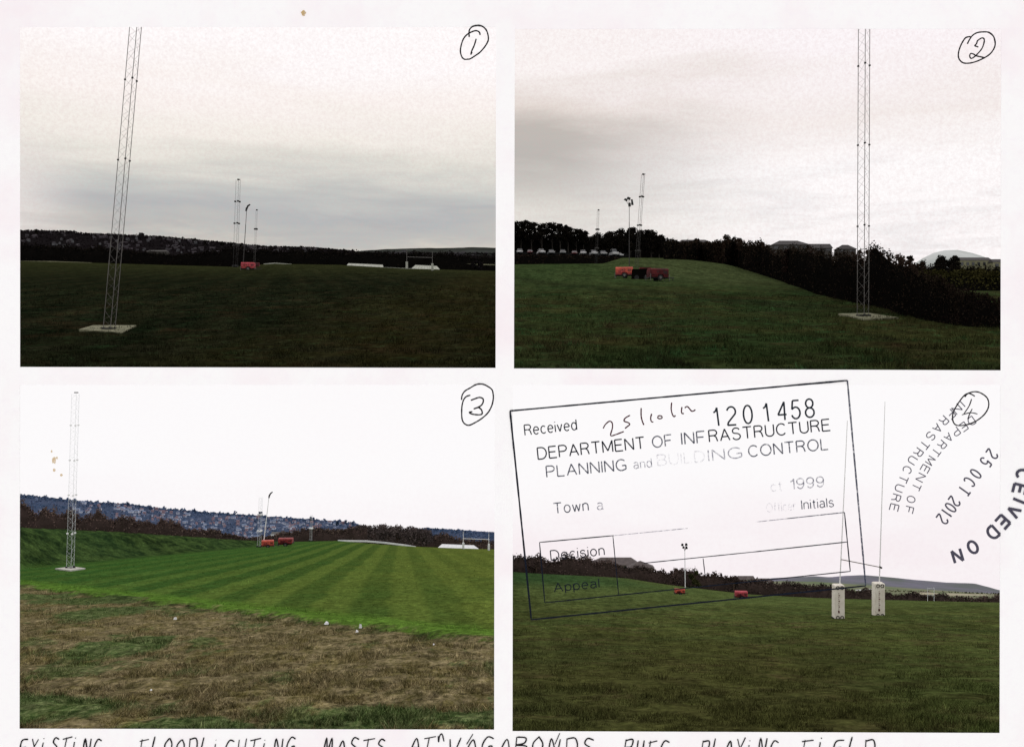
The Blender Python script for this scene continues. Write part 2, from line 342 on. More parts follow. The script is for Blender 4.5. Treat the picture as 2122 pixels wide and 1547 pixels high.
def fieldmesh(k, mat, label):
    nx, ny = 180, 230; ys = np.geomspace(YMIN[k], YMAX[k], ny); xs = np.linspace(*PXR[k], nx)
    vs, fs = [], []
    for Y in ys:
        for px in xs:
            p = ground(k, px, Y)
            a = BUMP[k]*(1 if Y < 60 else 60/Y*1.0)
            s = mn.noise(Vector((p.x*.6, p.y*.6, k)))*a + mn.noise(Vector((p.x*2.1, p.y*2.1, k)))*a*.5
            if k == 3:
                e = p.x+p.y+mn.noise(Vector((p.x*.3, p.y*.3, 3)))*1.5
                lipz = .16*math.exp(-((e-28.4)/1.1)**2)
                s = s*(2.2 if e < 27.5 else .3)+lipz
                if px < 560:
                    ft = interp(FOOT3, px)
                    if Y > ft: s += mn.noise(Vector((p.x*.5, p.y*.12, 9)))*.5*min(1, (Y-ft)/10)
            p.z += s; vs.append(p)
    for j in range(ny-1):
        for i in range(nx-1): a = j*nx+i; fs.append((a, a+1, a+nx+1, a+nx))
    # behind the far edge the ground falls away and runs on; the near edge and outer sides get skirts
    o = len(vs); kf = 10
    for q, (Yf, dz) in enumerate(((YMAX[k]*1.06, -2), (YMAX[k]*1.35, -10), (YMAX[k]*2.2, -24), (YMAX[k]*5, -75))):
        for px in xs: p = ground(k, px, YMAX[k]); p2 = P(px, ROW[k](px, YMAX[k]), Yf); p2.z += dz; vs.append(p2)
    rows = [(ny-1)*nx] + [o+q*nx for q in range(4)]
    for a, b in zip(rows[:-1], rows[1:]):
        for i in range(nx-1): fs.append((a+i, a+i+1, b+i+1, b+i))
    m = MB(); m.v = [tuple(v) for v in vs]; m.f = fs; m.m = [0]*len(fs)
    ob = m.build('field', mat, None, True); tag(ob, label, None, None, 'structure'); return ob
def joinbank(ka, kb, px, label):
    vs, fs = [], []; ys = np.geomspace(max(YMIN[ka], YMIN[kb]), min(YMAX[ka], YMAX[kb]), 60)
    for Y in ys: a = ground(ka, px, Y); b = ground(kb, px, Y); vs += [(a.x-.004*Y, Y, a.z-.02), (b.x+.004*Y, Y, b.z-.02)]
    for i in range(59): fs.append((2*i, 2*i+1, 2*i+3, 2*i+2))
    m = MB(); m.v = vs; m.f = fs; m.m = [0]*59; tag(m.build('bank', GM[kb], None, True), label, None, None, 'structure')
GM = {k: grass_mat(n, k) for k, n in ((1, 'dim_grass'), (2, 'dim_green_grass'), (3, 'mown_and_rough_grass'), (4, 'olive_grass'))}
BM = {k: grass_mat(n+'_blades', k, True) for k, n in ((1, 'dim_grass'), (2, 'dim_green_grass'), (3, 'mown_and_rough_grass'), (4, 'olive_grass'))}
fieldmesh(1, GM[1], 'very dark green and olive playing field in the top left picture')
fieldmesh(2, GM[2], 'dark green playing field rising to a bank in the top right picture')
fieldmesh(3, GM[3], 'bright striped mown field with brown rough grass in front, bottom left picture')
fieldmesh(4, GM[4], 'olive green pitch in the bottom right picture')

joinbank(3, 4, 1043, 'grass bank joining the two lower fields behind the paper strip')
joinbank(1, 2, 1045, 'grass bank joining the two upper fields behind the paper strip')
def blades(k, n, r0, r1, hmin, hmax, wd, label, cond=None, lean=.5):
    """short grass standing on ground k"""
    Ygrid = np.geomspace(YMIN[k], YMAX[k]*.95, 400)
    pxs = rng.uniform(PXR[k][0]+20, PXR[k][1]-6, n); rows = r0+(r1-r0)*rng.random(n)**.8
    vs = np.zeros((n, 3, 3)); c = 0
    cols = np.linspace(*PXR[k], 60); tab = np.array([[ROW[k](px, Y) for Y in Ygrid] for px in cols])
    for px, rw in zip(pxs, rows):
        r = tab[int((px-PXR[k][0])/(PXR[k][1]-PXR[k][0])*59.999 if px < PXR[k][1] else 59)]
        if rw > r[0]: Y = YMIN[k]+random.random()*1.2
        else: Y = float(np.interp(-rw, -r, Ygrid))
        p = ground(k, px, Y)
        if cond:
            q = cond(p)
            if q is None: continue
        else: q = 1
        cl = mn.noise(Vector((p.x*.9, p.y*.9, k*7)))+.5*mn.noise(Vector((p.x*3.1, p.y*3.1, k)))
        if cl < -.18: continue
        q *= .55+max(0, cl)*1.9
        h = random.uniform(hmin, hmax)*q*max(1, Y/45); w = wd*max(1, Y/30); a = random.uniform(0, math.pi)
        dx, dy = math.cos(a)*w, math.sin(a)*w*.4; lx, ly = random.gauss(0, lean)*h, random.gauss(0, lean)*h
        z = p.z-.03
        vs[c] = ((p.x-dx, p.y-dy, z), (p.x+dx, p.y+dy, z), (p.x+lx, p.y+ly, z+h+.03)); c += 1
    vs = vs[:c].reshape(-1, 3)
    me = bpy.data.meshes.new('grass'); me.vertices.add(len(vs)); me.vertices.foreach_set('co', vs.ravel())
    me.loops.add(c*3); me.loops.foreach_set('vertex_index', np.arange(c*3)); me.polygons.add(c); me.polygons.foreach_set('loop_start', np.arange(c)*3)
    me.polygons.foreach_set('loop_total', np.full(c, 3)); me.update(); me.validate(); me.materials.append(BM[k])
    tag(link('grass', me), label, 'grass', None, 'stuff')
blades(1, 50000, 592, 775, .05, .13, .014, 'short dark grass of the field in the top left picture')
blades(2, 60000, 608, 775, .05, .13, .014, 'short dark green grass of the field in the top right picture')
def c3(p):
    e = p.x+p.y
    if e > 30.5: return .35 if random.random() < .5 else None
    if e > 27: return 1.0
    return random.choice((.35, .5, .7, 1.0))
blades(3, 150000, 1150, 1530, .06, .15, .012, 'rough brown and green grass in the foreground of the bottom left picture', c3, .8)
blades(4, 70000, 1275, 1530, .04, .11, .011, 'short olive grass of the pitch in the bottom right picture')

# sky over the lower two pictures
m = MB(); zt0, zt1, Yb = -.10, -20.5, 3200
m.add([(-2800, 13.05, zt0), (2800, 13.05, zt0), (2800, Yb, zt1), (-2800, Yb, zt1), (-2800, Yb, -1500), (2800, Yb, -1500), (-2800, 13.05, -1500), (2800, 13.05, -1500)],
      [(0, 1, 2, 3), (3, 2, 5, 4), (0, 3, 4, 6), (2, 1, 7, 5)])
tag(m.build('sky', MAT['sky']), 'white overcast sky above the two lower pictures', None, None, 'structure')

# ------------------------------------------------------------------ paper sheet with four openings
HOLES = [[(41, 56), (1028, 56), (1027, 762), (41, 760)], [(1067, 60), (2075, 60), (2074, 767), (1065, 763)],
         [(41, 797), (1025, 797), (1024, 1511), (40, 1509)], [(1063, 797), (2073, 797), (2072, 1518), (1062, 1514)]]
def paper():
    bm = bmesh.new(); loops = [[(-420, -330), (2540, -330), (2540, 1880), (-420, 1880)]]+HOLES; es = []
    for lp in loops:
        vs = [bm.verts.new(P(x, y, D)) for x, y in lp]; es += [bm.edges.new((vs[i], vs[(i+1) % 4])) for i in range(4)]
    bmesh.ops.triangle_fill(bm, edges=es, use_beauty=True)
    # drop faces inside the openings, if any
    for f in bm.faces[:]:
        c = f.calc_center_median(); px, py = c.x/D*F+CX, CY-c.z/D*F
        if any(h[0][0]+2 < px < h[1][0]-2 and h[0][1]+2 < py < h[2][1]-2 for h in HOLES): bm.faces.remove(f)
    r = bmesh.ops.extrude_face_region(bm, geom=bm.faces[:]); 
    for v in [g for g in r['geom'] if isinstance(g, bmesh.types.BMVert)]: v.co.y += .008
    bmesh.ops.recalc_face_normals(bm, faces=bm.faces[:])
    me = bpy.data.meshes.new('paper_sheet'); bm.to_mesh(me); bm.free(); me.materials.append(MAT['paper'])
    tag(link('paper_sheet', me), 'large white sheet with four rectangular picture openings and handwriting', 'paper sheet')
paper()

# ------------------------------------------------------------------ masts
def mast(pxb, pyb, pxt, pyt, Y, rpx, sections, label, steel, flange, bracem, head=None, legr=.9, nper=7, braceobj=False, slab=None, theta=157, group=None, brr=.45):
    b = P(pxb, pyb, Y); tp = P(pxt, pyt, Y); ax = tp-b; u = Y/F
    th = thing('lattice_mast', label, 'mast', b, 0, group)
    theta -= math.degrees(math.atan((pxb-CX)/F))      # the same face looks down the pitch wherever the mast stands
    offs = [Vector((rpx*u*math.cos(math.radians(theta+120*k)), rpx*u*math.sin(math.radians(theta+120*k)), 0)) for k in range(3)]
    for o in offs:
        m = MB(); m.rod(o, o+ax, legr*u, 6); m.build('leg', steel, th)
    for j in range(1, len(sections)):
        for o in offs:
            m = MB(); c = o+ax*sections[j]; m.rod(c-Vector((0, 0, 1.3*u)), c+Vector((0, 0, 1.3*u)), 2.3*u, 8); m.build('flange', flange, th)
    ends = list(sections)+[1.0]; ends = sorted(set([0.0]+[s for s in ends]))
    mm = MB()
    for s0, s1 in zip(ends[:-1], ends[1:]):
        n = max(2, int(round(nper*(s1-s0)/(sections[1]-sections[0] if len(sections) > 1 else 1))))
        for q in range(n):
            t0 = s0+(s1-s0)*q/n; t1 = s0+(s1-s0)*(q+1)/n
            for k in range(3):
                a, c = offs[k], offs[(k+1) % 3]
                if q % 2: a, c = c, a
                if braceobj:
                    m = MB(); m.rod(a+ax*t0, c+ax*t1, brr*u, 4, caps=False); m.build('brace', bracem, th)
                else: mm.rod(a+ax*t0, c+ax*t1, brr*u, 3, caps=False)
    if mm.v: mm.build('bracing', bracem, th)
    m = MB(); m.box(-rpx*u*.9, rpx*u*.9, -rpx*u*.9, rpx*u*.9, -.02, .05); 
    for o in offs: m.rod(o+Vector((0, 0, 0)), o+Vector((0, 0, 4*u)), 2.4*u, 6)
    m.build('base_plate', MAT['black'], th)
    if head:
        m = MB(); m.box(-head*u, head*u, -head*u, head*u, -1.2*u, 1.2*u); h = m.build('head_bracket', flange, th); h.location = ax
        m = MB(); m.rod((head*u, 0, 0), (head*u*2.2, 0, .4*u), .6*u, 4); h = m.build('arm', flange, th); h.location = ax
    return th
def slab(k, pts, h, mat, label):
    """concrete base: four corners given in the photo, standing on ground k"""
    cs = []
    for px, py in pts: Y = depth(k, px, py); c = ground(k, px, Y); cs.append(c)
    top = max(c.z for c in cs)*0; m = MB()
    up = [(c.x, c.y, c.z+h) for c in cs]; dn = [(c.x, c.y, c.z-.25) for c in cs]
    m.add(up+dn, [(0, 1, 2, 3), (0, 4, 5, 1), (1, 5, 6, 2), (2, 6, 7, 3), (3, 7, 4, 0), (7, 6, 5, 4)])
    me = m.mesh('concrete_slab', mat); bm = bmesh.new(); bm.from_mesh(me); bmesh.ops.recalc_face_normals(bm, faces=bm.faces[:]); bm.to_mesh(me); bm.free()
    tag(link('concrete_slab', me), label, 'slab')
# picture 1
Y1 = depth(1, 228, 684)
slab(1, [(163, 685), (193, 676), (283, 676), (253, 691)], .045, MAT['slab1'], 'pale concrete slab under the near leaning mast, top left picture')
mast(227, 682, 292, -60, Y1, 13.2, [0, .262, .473, .697, .92], 'near triangular lattice mast leaning right on a pale slab, top left picture', MAT['steel'], MAT['black'], MAT['steel'], braceobj=True, nper=10, legr=.72, brr=.21)
# picture 2
Y2 = depth(2, 1790, 658)
slab(2, [(1737, 653), (1790, 664.5), (1862, 661), (1800, 651.5)], .06, MAT['slab1'], 'pale diamond shaped slab under the near upright mast, top right picture')
mast(1789, 655, 1792, -60, Y2, 13.0, [0, .262, .498, .728, .955], 'near upright triangular lattice mast beside the hedge, top right picture', MAT['steel'], MAT['black'], MAT['steel'], braceobj=True, nper=10, legr=.66, brr=.19)
# far masts, pictures 1 and 2
mast(488, 553, 494, 372, 215, 5.2, [0, .25, .5, .75], 'taller far lattice mast left of the red light trailer, top left picture', MAT['steel_dark'], MAT['steel_dark'], MAT['steel_dark'], head=2.0, legr=.24, brr=.06)
mast(527, 551, 532, 435, 255, 2.2, [0, .33, .66], 'faint farthest mast right of the light tower, top left picture', MAT['steel'], MAT['steel_dark'], MAT['steel'], head=1.2, legr=.12, brr=.03)
mast(1318, 572, 1333, 361, 165, 4.0, [0, .25, .5, .78], 'far leaning lattice mast behind the red trailers, top right picture', MAT['steel_dark'], MAT['steel_dark'], MAT['steel'], head=2.2, legr=.28, brr=.06)
mast(1235, 553, 1240, 435, 225, 2.4, [0, .33, .66], 'small far mast in front of the pines, top right picture', MAT['steel_dark'], MAT['steel_dark'], MAT['steel_dark'], head=1.3, legr=.16, brr=.04)
# picture 3
Y3 = depth(3, 146, 1179)
slab(3, [(114, 1179.5), (150, 1175.5), (177, 1179), (146, 1183.5)], .10, MAT['slab3'], 'white concrete slab under the near mast, bottom left picture')
mast(146, 1177, 157, 816, Y3, 8.3, [0, .2, .42, .62, .82], 'pale lattice mast at the foot of the bank, bottom left picture', MAT['steel_pale'], MAT['steel_white'], MAT['steel_pale'], legr=.26, nper=8, brr=.13, braceobj=True)
m = MB(); m.box(-4, 4, -2, 2, -1, 1, .8); o = m.build('lamp_bracket', MAT['steel_dark']); o.scale = (Y3/F,)*3; o.location = P(158, 813, Y3)
hm = [ob for ob in COL.objects if ob.get('label', '').startswith('pale lattice mast')][0]; o.parent = hm; o.location = P(158, 813, Y3)-hm.location
mast(537, 1134, 541, 1030, 196, 4.2, [0, .33, .66], 'pale slender mast beside the orange light trailer, bottom left picture', MAT['steel_pale'], MAT['steel_white'], MAT['steel_pale'], legr=.20, brr=.07)
mast(644, 1122, 646, 1066, 270, 2.6, [0, .5], 'faint white far mast right of the red trailers, bottom left picture', MAT['steel_pale'], MAT['steel_white'], MAT['steel_pale'], legr=.15, brr=.04)
m = MB(); 
# picture 4 small pair of posts far right
th = thing('signal_mast', 'tiny pale mast at the far hedge, bottom right picture', 'mast', ground(4, 1929, 150))
for q in (-.5, .5):
    m = MB(); m.rod((q, 0, 0), (q, 0, 2.2), .035); m.build('leg', MAT['steel_pale'], th)
m = MB(); m.rod((-.5, 0, 1.0), (.5, 0, 1.0), .02); m.rod((-.5, 0, 2.1), (.5, 0, 2.1), .02); m.build('brace', MAT['steel_pale'], th)

# ------------------------------------------------------------------ light tower trailers
def trailer(px, py, wpx, k, label, body, lower, pole=None, heads=(), rz=0, Yf=None, hscale=1.0, polemat=None):
    Y = Yf or depth(k, px, py); u = Y/F; L = 3.0; s = wpx*u/L
    b = P(px, py, Y)
    th = thing('light_tower_trailer', label, 'trailer', b, rz, 'red mobile lighting trailers', s)
    m = MB(); m.prism([(-.65, .62), (-.65, 1.30*hscale), (-.50, 1.45*hscale), (.50, 1.45*hscale), (.65, 1.30*hscale), (.65, .62)], -1.35, .95); m.build('hood', body, th, bevel=.04)
    m = MB(); m.box(-1.35, .95, -.62, .62, .42, .61); m.box(-1.0, -.2, -.665, -.651, .66, 1.0); m.build('lower_panel', lower, th)
    for q in range(4):
        m = MB(); m.box(.30+q*.13, .37+q*.13, -.672, -.651, .80, 1.15*hscale); m.build('vent_slot', MAT['black'], th)
    m = MB(); m.box(-.75, -.70, -.668, -.651, .7, 1.22*hscale); m.box(-.12, -.07, -.668, -.651, .7, 1.22*hscale); m.build('door_edge', MAT['redd'], th)
    m = MB(); m.box(-.55, -.30, -.676, -.667, 1.0, 1.08); m.build('door_handle', MAT['black'], th)
    for q in (-.45, .45):
        m = MB(); m.box(-1.372, -1.351, q-.1, q+.1, .5, .6); m.build('tail_lamp', MAT['maroon'], th)
    m = MB(); m.box(-1.45, 1.10, -.45, .45, .30, .415); m.build('chassis', MAT['black'], th)
    for q in (-1, 1):
        m = MB(); m.rod((-.15, q*.56, .34), (-.15, q*.78, .34), .34, 14); w = m.build('wheel', MAT['rubber'], th, bevel=.02)
        m = MB(); m.rod((-.15, q*.782, .34), (-.15, q*.80, .34), .17, 10); m.build('hub', MAT['steel'], w)
        m = MB(); m.add([(-.62, q*.53, .5), (-.62, q*.82, .5), (-.42, q*.82, .74), (-.42, q*.53, .74), (.12, q*.82, .74), (.12, q*.53, .74), (.32, q*.82, .5), (.32, q*.53, .5)],
              [(0, 1, 2, 3), (3, 2, 4, 5), (5, 4, 6, 7)]); m.build('mudguard', lower, th)
    m = MB(); m.rod((1.05, 0, .4), (1.95, 0, .42), .05); m.rod((1.75, 0, .42), (1.75, 0, .02), .035); m.build('tow_bar', MAT['black'], th)
    for q, x in ((-1, -1.4), (1, -1.4), (-1, 1.0), (1, 1.0)):
        m = MB(); m.rod((x, q*.75, .0), (x, q*.75, .75), .035); m.box(x-.1, x+.1, q*.75-.1, q*.75+.1, 0, .03); m.build('stabiliser', MAT['steel'], th)
    if pole:
        rm = Matrix.Rotation(-rz, 3, 'Z')
        loc = lambda x, y, dy=0: rm @ ((P(x, y, Y)-b)/s)
        a = loc(*pole[0]); c = loc(*pole[1]); r = .8*u/s
        m = MB(); m.rod(a, a+(c-a)*.45, r*1.15); m.rod(a+(c-a)*.45, a+(c-a)*.75, r*.9); m.rod(a+(c-a)*.75, c, r*.7); m.build('telescopic_pole', polemat or MAT['steel_dark'], th)
        for hx, hy, hw, hh, an in heads:
            m = MB(); q = u/s; m.box(-hw/2*q, hw/2*q, -1.4*q, 1.4*q, -hh/2*q, hh/2*q, hw*.12*q, .3*q)
            h = m.build('floodlight', MAT['black'], th, bevel=.3*q); h.location = loc(hx, hy); h.rotation_euler = (0, math.radians(an), -rz)
            m = MB(); m.rod(Vector((0, 0, 0)), rm.inverted() @ (c-loc(hx, hy)), .35*q, 4); m.build('lamp_arm', MAT['black'], h) if False else None
        m = MB()
        for hx, hy, *_ in heads: m.rod(c, loc(hx, hy), .5*u/s, 4)
        m.build('lamp_arms', MAT['black'], th)
    return th
trailer(517, 561.5, 36, 1, 'red light tower trailer with a bent lamp head, top left picture', MAT['pink'], MAT['red'], ((504, 548), (511, 437)),
        [(510.2, 434, 3, 7, 6), (512, 430, 3.2, 6, 28), (515.5, 425.5, 3.2, 7, 55)], .12, 205)
trailer(530, 556, 24, 1, 'dark red trailer half hidden behind the light tower, top left picture', MAT['redd'], MAT['redd'], rz=.1, Yf=240)
trailer(1297, 576, 46, 2, 'bright red light tower trailer, left of the pair, top right picture', MAT['redl'], MAT['red'], ((1304, 556), (1304, 428)),
        [(1297, 414, 8, 4.2, 30), (1303, 411, 8.5, 5, 22), (1310, 419, 4.5, 12, -8), (1304.5, 424, 5.5, 8, -4)], -.18)
trailer(1366, 582, 52, 2, 'dull dark red trailer, right of the pair, top right picture', MAT['redd'], MAT['redd'], rz=.25)
th = thing('generator', 'black generator standing between the two red trailers, top right picture', 'generator', P(1328, 580.5, 122))
m = MB(); m.box(-1.15, 1.15, -.5, .5, .15, 1.38, .06, .06); m.build('housing', MAT['core_d'], th, bevel=.05)
m = MB(); m.box(-.2, 1.2, -.52, .52, 1.39, 1.56); m.build('lid', MAT['redd'], th)
for q in (-.6, .6):
    m = MB(); m.rod((q, -.6, .3), (q, .6, .3), .3, 10); m.build('wheel', MAT['rubber'], th)
trailer(557, 1134, 32, 3, 'orange red light tower trailer with a big wheel, bottom left picture', MAT['redl'], MAT['red'], ((547, 1118), (557, 1032)),
        [(557.6, 1028.5, 2.8, 5.5, 2), (559, 1024.5, 2.8, 5, 28), (562.5, 1020.5, 2.8, 6, 52)], .2, polemat=MAT['steel_white'])
trailer(595, 1131, 38, 3, 'dark red low trailer right of the orange one, bottom left picture', MAT['red'], MAT['redd'], rz=.05, hscale=.92)
trailer(1410, 1231.5, 26, 4, 'small orange red light tower trailer carrying four lamps, bottom right picture', MAT['redl'], MAT['redd'], ((1420, 1218), (1419, 1140)),
        [(1414, 1128, 5, 5, 10), (1422, 1127.5, 5.5, 5, -5), (1416.5, 1133.5, 5, 4.5, 15), (1422.5, 1134, 5, 5.5, -8)], .1, polemat=MAT['steel_pale'])
trailer(1538, 1240, 33, 4, 'red trailer in front of the hedge, right of the light tower, bottom right picture', MAT['pink'], MAT['redd'], rz=-.1)

# ------------------------------------------------------------------ rugby goal posts
def goal(k, L, R, label, pad, postm, posth, barh, pw, ph, deep=0.0, rings=True, YL=None, YR=None, lean=(0, 0), tops=None):
    YL = YL or depth(k, *L); YR = YR or depth(k, *R)
    a = P(*L, YL); b = P(*R, YR)
    th = thing('rugby_posts', label, 'goal posts', a)
    o2 = b-a; uL, uR = YL/F, YR/F
    for o, u, i in ((Vector((0, 0, 0)), uL, 0), (o2, uR, 1)):
        tp = o+Vector((lean[i]*u, 0, posth[i]*u)); m = MB(); m.rod(o, tp, (1.35 if rings else .75)*u, 8, r2=(.75 if rings else .4)*u); m.build('post', postm, th)
        m = MB(); w = pw*u/2; m.box(-w, w, -w, w, .02, ph*u); pd = m.build('pad', pad, th, bevel=w*.22); pd.location = o
        m = MB(); m.box(-w*1.01, w*1.01, -w*1.01, w*1.01, 0, .018*ph*u+.04); q = m.build('pad_foot', MAT['black'], pd)
        if rings:
            for zz in (.07, .93):
                for xx in (-.42, .42):
                    m = MB(); n = 12; rr = w*.30
                    for j in range(n):
                        a0, a1 = 2*math.pi*j/n, 2*math.pi*(j+1)/n; c = Vector((xx*w, -w-.012, zz*ph*u))
                        m.rod(c+Vector((rr*math.cos(a0), 0, rr*math.sin(a0))), c+Vector((rr*math.cos(a1), 0, rr*math.sin(a1))), rr*.28, 4)
                    m.build('ring_emblem', MAT['steel_dark'], pd)
            m = MB()
            for j in range(11):
                z0 = (.20+.055*j)*ph*u; m.box(-w*.28, -w*.16 if j % 3 else -w*.02, -w-.01, -w-.004, z0, z0+.030*ph*u)
            m.build('printed_lettering', MAT['maroon'], pd)
            m = MB(); m.box(-w*.36, -w*.08, -w-.012, -w-.004, .20*ph*u, .27*ph*u); m.build('badge', MAT['redd'], pd)
    ca = Vector((lean[0]*uL*barh[0]/posth[0], -.1, barh[0]*uL)); cb = o2+Vector((lean[1]*uR*barh[1]/posth[1], -.1, barh[1]*uR))
    m = MB(); m.rod(ca, cb, (.9 if rings else .55)*(uL+uR)/2, 8); m.build('crossbar', postm if not rings else MAT['wall4'], th)
    m = MB(); m.rod(cb-Vector((0, .18, 0)), cb+Vector((0, .1, 0)), (2.0 if rings else .9)*uR, 8); m.build('bracket', MAT['steel_dark'] if rings else postm, th)
goal(4, (1737, 1281), (1820, 1277), 'tall white rugby posts with cream padded bases, bottom right picture', MAT['cream'], MAT['steel_white'], (410, 445), (123, 103), 21, 71, YL=56.5, YR=62, lean=(19, 14))
goal(1, (843, 557.5), (896, 561), 'white rugby posts before the long white roofs, top left picture', MAT['white'], MAT['steel'], (42, 40), (25, 27), 4.5, 15, rings=False, YL=190, YR=190)
goal(3, (960, 1137), (1013, 1140), 'white rugby posts at the right edge, bottom left picture', MAT['white3'], MAT['steel_white'], (37, 36), (22, 23), 4.5, 13, rings=False, YL=170, YR=165)

# ------------------------------------------------------------------ buildings
def house(name, label, cat, k, px0, px1, ybase, yeave, yridge, Y, wall, roof, hip=0.25, depthm=None, windows=0, chim=0, rot=0, winm=None, ov=.25):
    u = Y/F; w = (px1-px0)*u; b = P((px0+px1)/2, ybase, Y); he = (ybase-yeave)*u; hr = (ybase-yridge)*u; dm = depthm or w*.45
    th = thing(name, label, cat, b, rot)
    m = MB(); m.box(-w/2+ov, w/2-ov, 0, dm, -2, he); wl = m.build('wall', wall, th)
    m = MB(); hx = w*hip
    m.add([(-w/2, -ov, he), (w/2, -ov, he), (w/2, dm+ov, he), (-w/2, dm+ov, he), (-w/2+hx, dm/2, hr), (w/2-hx, dm/2, hr)], [(0, 1, 5, 4), (1, 2, 5), (2, 3, 4, 5), (3, 0, 4), (3, 2, 1, 0)])
    rf = m.build('roof', roof, th)
    for q in range(chim):
        x = -w/2+w*(.3+.4*q); m = MB(); m.box(x-.4, x+.4, dm/2-.35, dm/2+.35, hr*.9, hr+1.1); m.build('chimney', wall, rf)
    for q in range(windows):
        x = -w/2+w*(q+.5)/windows; m = MB(); m.box(x-w/windows*.22, x+w/windows*.22, -.06, .08, he*.35, he*.78)
        f = m.build('window', winm or MAT['glass'], th)
        m = MB(); m.box(x-w/windows*.24, x+w/windows*.24, -.09, -.065, he*.29, he*.34); m.build('sill', wall, f)
    return th
# picture 2
house('house', 'long hip roofed grey house left part above the hedge, top right picture', 'house', 2, 1598, 1680, 520, 507, 496, 262, MAT['walld'], MAT['roofd'], .27, windows=4)
house('house', 'lower long grey roof adjoining on the right, top right picture', 'house', 2, 1668, 1726, 522, 514, 503.5, 268, MAT['walld'], MAT['roofd'], .03, windows=3)
house('house', 'small hip roofed grey house left of the near mast, top right picture', 'house', 2, 1733, 1776, 524, 516, 506, 255, MAT['walld'], MAT['roofd'], .36, windows=2)
house('house', 'pair of dim roofs behind the hedge near the round tree, top right picture', 'house', 2, 1405, 1475, 508, 502, 494.5, 300, MAT['walld'], MAT['roofd'], .15)
house('house', 'cream terrace with dark roof at the right edge, top right picture', 'house', 2, 1988, 2057, 556, 539.5, 531.5, 190, MAT['creamw'], MAT['roofd'], .02, windows=6, ov=.1)
house('house', 'end house of the cream terrace cut by the right edge, top right picture', 'house', 2, 2057, 2110, 558, 543, 535.5, 186, MAT['creamw'], MAT['roofd'], .02, windows=3, ov=.1)
# picture 4
house('house', 'long low brown roofed building above the hedge, bottom right picture', 'house', 4, 1232, 1325, 1182, 1170, 1158, 250, MAT['wall4'], MAT['roof4'], .16, windows=5)
house('house', 'gabled end building with pale verge next to the long roof, bottom right picture', 'house', 4, 1300, 1357, 1186, 1176, 1163.5, 247, MAT['wall4'], MAT['roof4'], .5, windows=2)
house('house', 'small grey roofed house far behind the hedge middle, bottom right picture', 'house', 4, 1530, 1566, 1206, 1200, 1194, 330, MAT['white'], MAT['roof4'], .08, windows=4)
house('house', 'low white roofed house right of the grey roofed one, bottom right picture', 'house', 4, 1566, 1600, 1210, 1204, 1199, 330, MAT['white3'], MAT['roof4'], .1)
house('caravan', 'white caravan cut by the left edge, bottom right picture', 'caravan', 4, 1048, 1080, 1187, 1181, 1177.5, 236, MAT['white'], MAT['white'], .12, windows=3, depthm=2.4, ov=.06)
# picture 1
house('glasshouse', 'pale rounded roof among the dark trees, top left picture', 'building', 1, 366, 410, 545, 537, 529.5, 300, MAT['white'], MAT['walld'], .16, windows=0)
house('shed', 'small pale roof left of the rounded roof, top left picture', 'building', 1, 302, 345, 526, 521, 517, 420, MAT['walld'], MAT['walld'], .1)
def longroof(k, pts, Y, mat, wall, label, dm=14):
    (xl, yb), (xr, yr), (tl, tt), (tr, tt2) = pts; th = thing('long_shed', label, 'shed', P(xl, yb, Y))
    o = P(xl, yb, Y); a, b, c, d = [P(x, y, q)-o for (x, y), q in (((xl, yb), Y), ((xr, yr), Y), ((tr, tt2), Y+dm*.5), ((tl, tt), Y+dm*.5))]
    bk = [c+Vector((0, dm*.5, -1.5)), d+Vector((0, dm*.5, -1.5))]
    m = MB(); m.add([a, b, c, d, bk[0], bk[1]], [(0, 1, 2, 3), (3, 2, 4, 5), (0, 3, 5), (1, 4, 2)]); m.build('roof', mat, th)
    m = MB(); e = Vector((.1, .25, -.12)); m.add([a+e, b+Vector((-.1, .25, -.12)), b+Vector((-.1, .25, -4)), a+Vector((.1, .25, -4))], [(0, 3, 2, 1)]); m.build('wall', wall, th)
    m = MB(); n = 9
    for q in range(1, n): p0 = a.lerp(b, q/n); p1 = d.lerp(c, q/n); m.rod(p0+Vector((0, -.03, .03)), p1+Vector((0, -.03, .03)), .05, 4)
    m.build('roof_seams', mat, th)
longroof(1, [(716, 553), (795, 557), (722, 545.5), (793, 548.5)], 283, MAT['white'], MAT['walld'], 'long white shed roof left of the posts, top left picture')
longroof(1, [(849, 559), (915, 562), (861, 549), (905, 551)], 283, MAT['white'], MAT['walld'], 'white shed roof between the posts, top left picture')
longroof(3, [(903, 1137.5), (1000, 1142), (916, 1126.5), (982, 1129)], 293, MAT['white3'], MAT['steel_pale'], 'long white shed roof behind the posts, bottom left picture')
def wall_strip(k, prof, Y, hpx, mat, name, label, cat):
    m = MB(); u = Y/F
    for (x0, y0), (x1, y1) in zip(prof[:-1], prof[1:]):
        a, b = P(x0, y0, Y), P(x1, y1, Y); h = hpx*u
        m.add([a, b, b+Vector((0, .3, 0)), a+Vector((0, .3, 0)), a+Vector((0, 0, h)), b+Vector((0, 0, h)), b+Vector((0, .3, h)), a+Vector((0, .3, h))], [(0, 1, 5, 4), (4, 5, 6, 7), (1, 2, 6, 5), (2, 3, 7, 6), (3, 0, 4, 7)])
    tag(m.build(name, mat), label, cat)
wall_strip(1, [(795, 556.5), (820, 557.5), (851, 559), (920, 563)], 272, 3, MAT['white'], 'low_wall', 'low white wall joining the two white sheds, top left picture', 'wall')
wall_strip(1, [(546, 548), (570, 546), (604, 548.5)], 274, 1.8, MAT['white'], 'low_wall', 'short pale wall right of the red trailers, top left picture', 'wall')
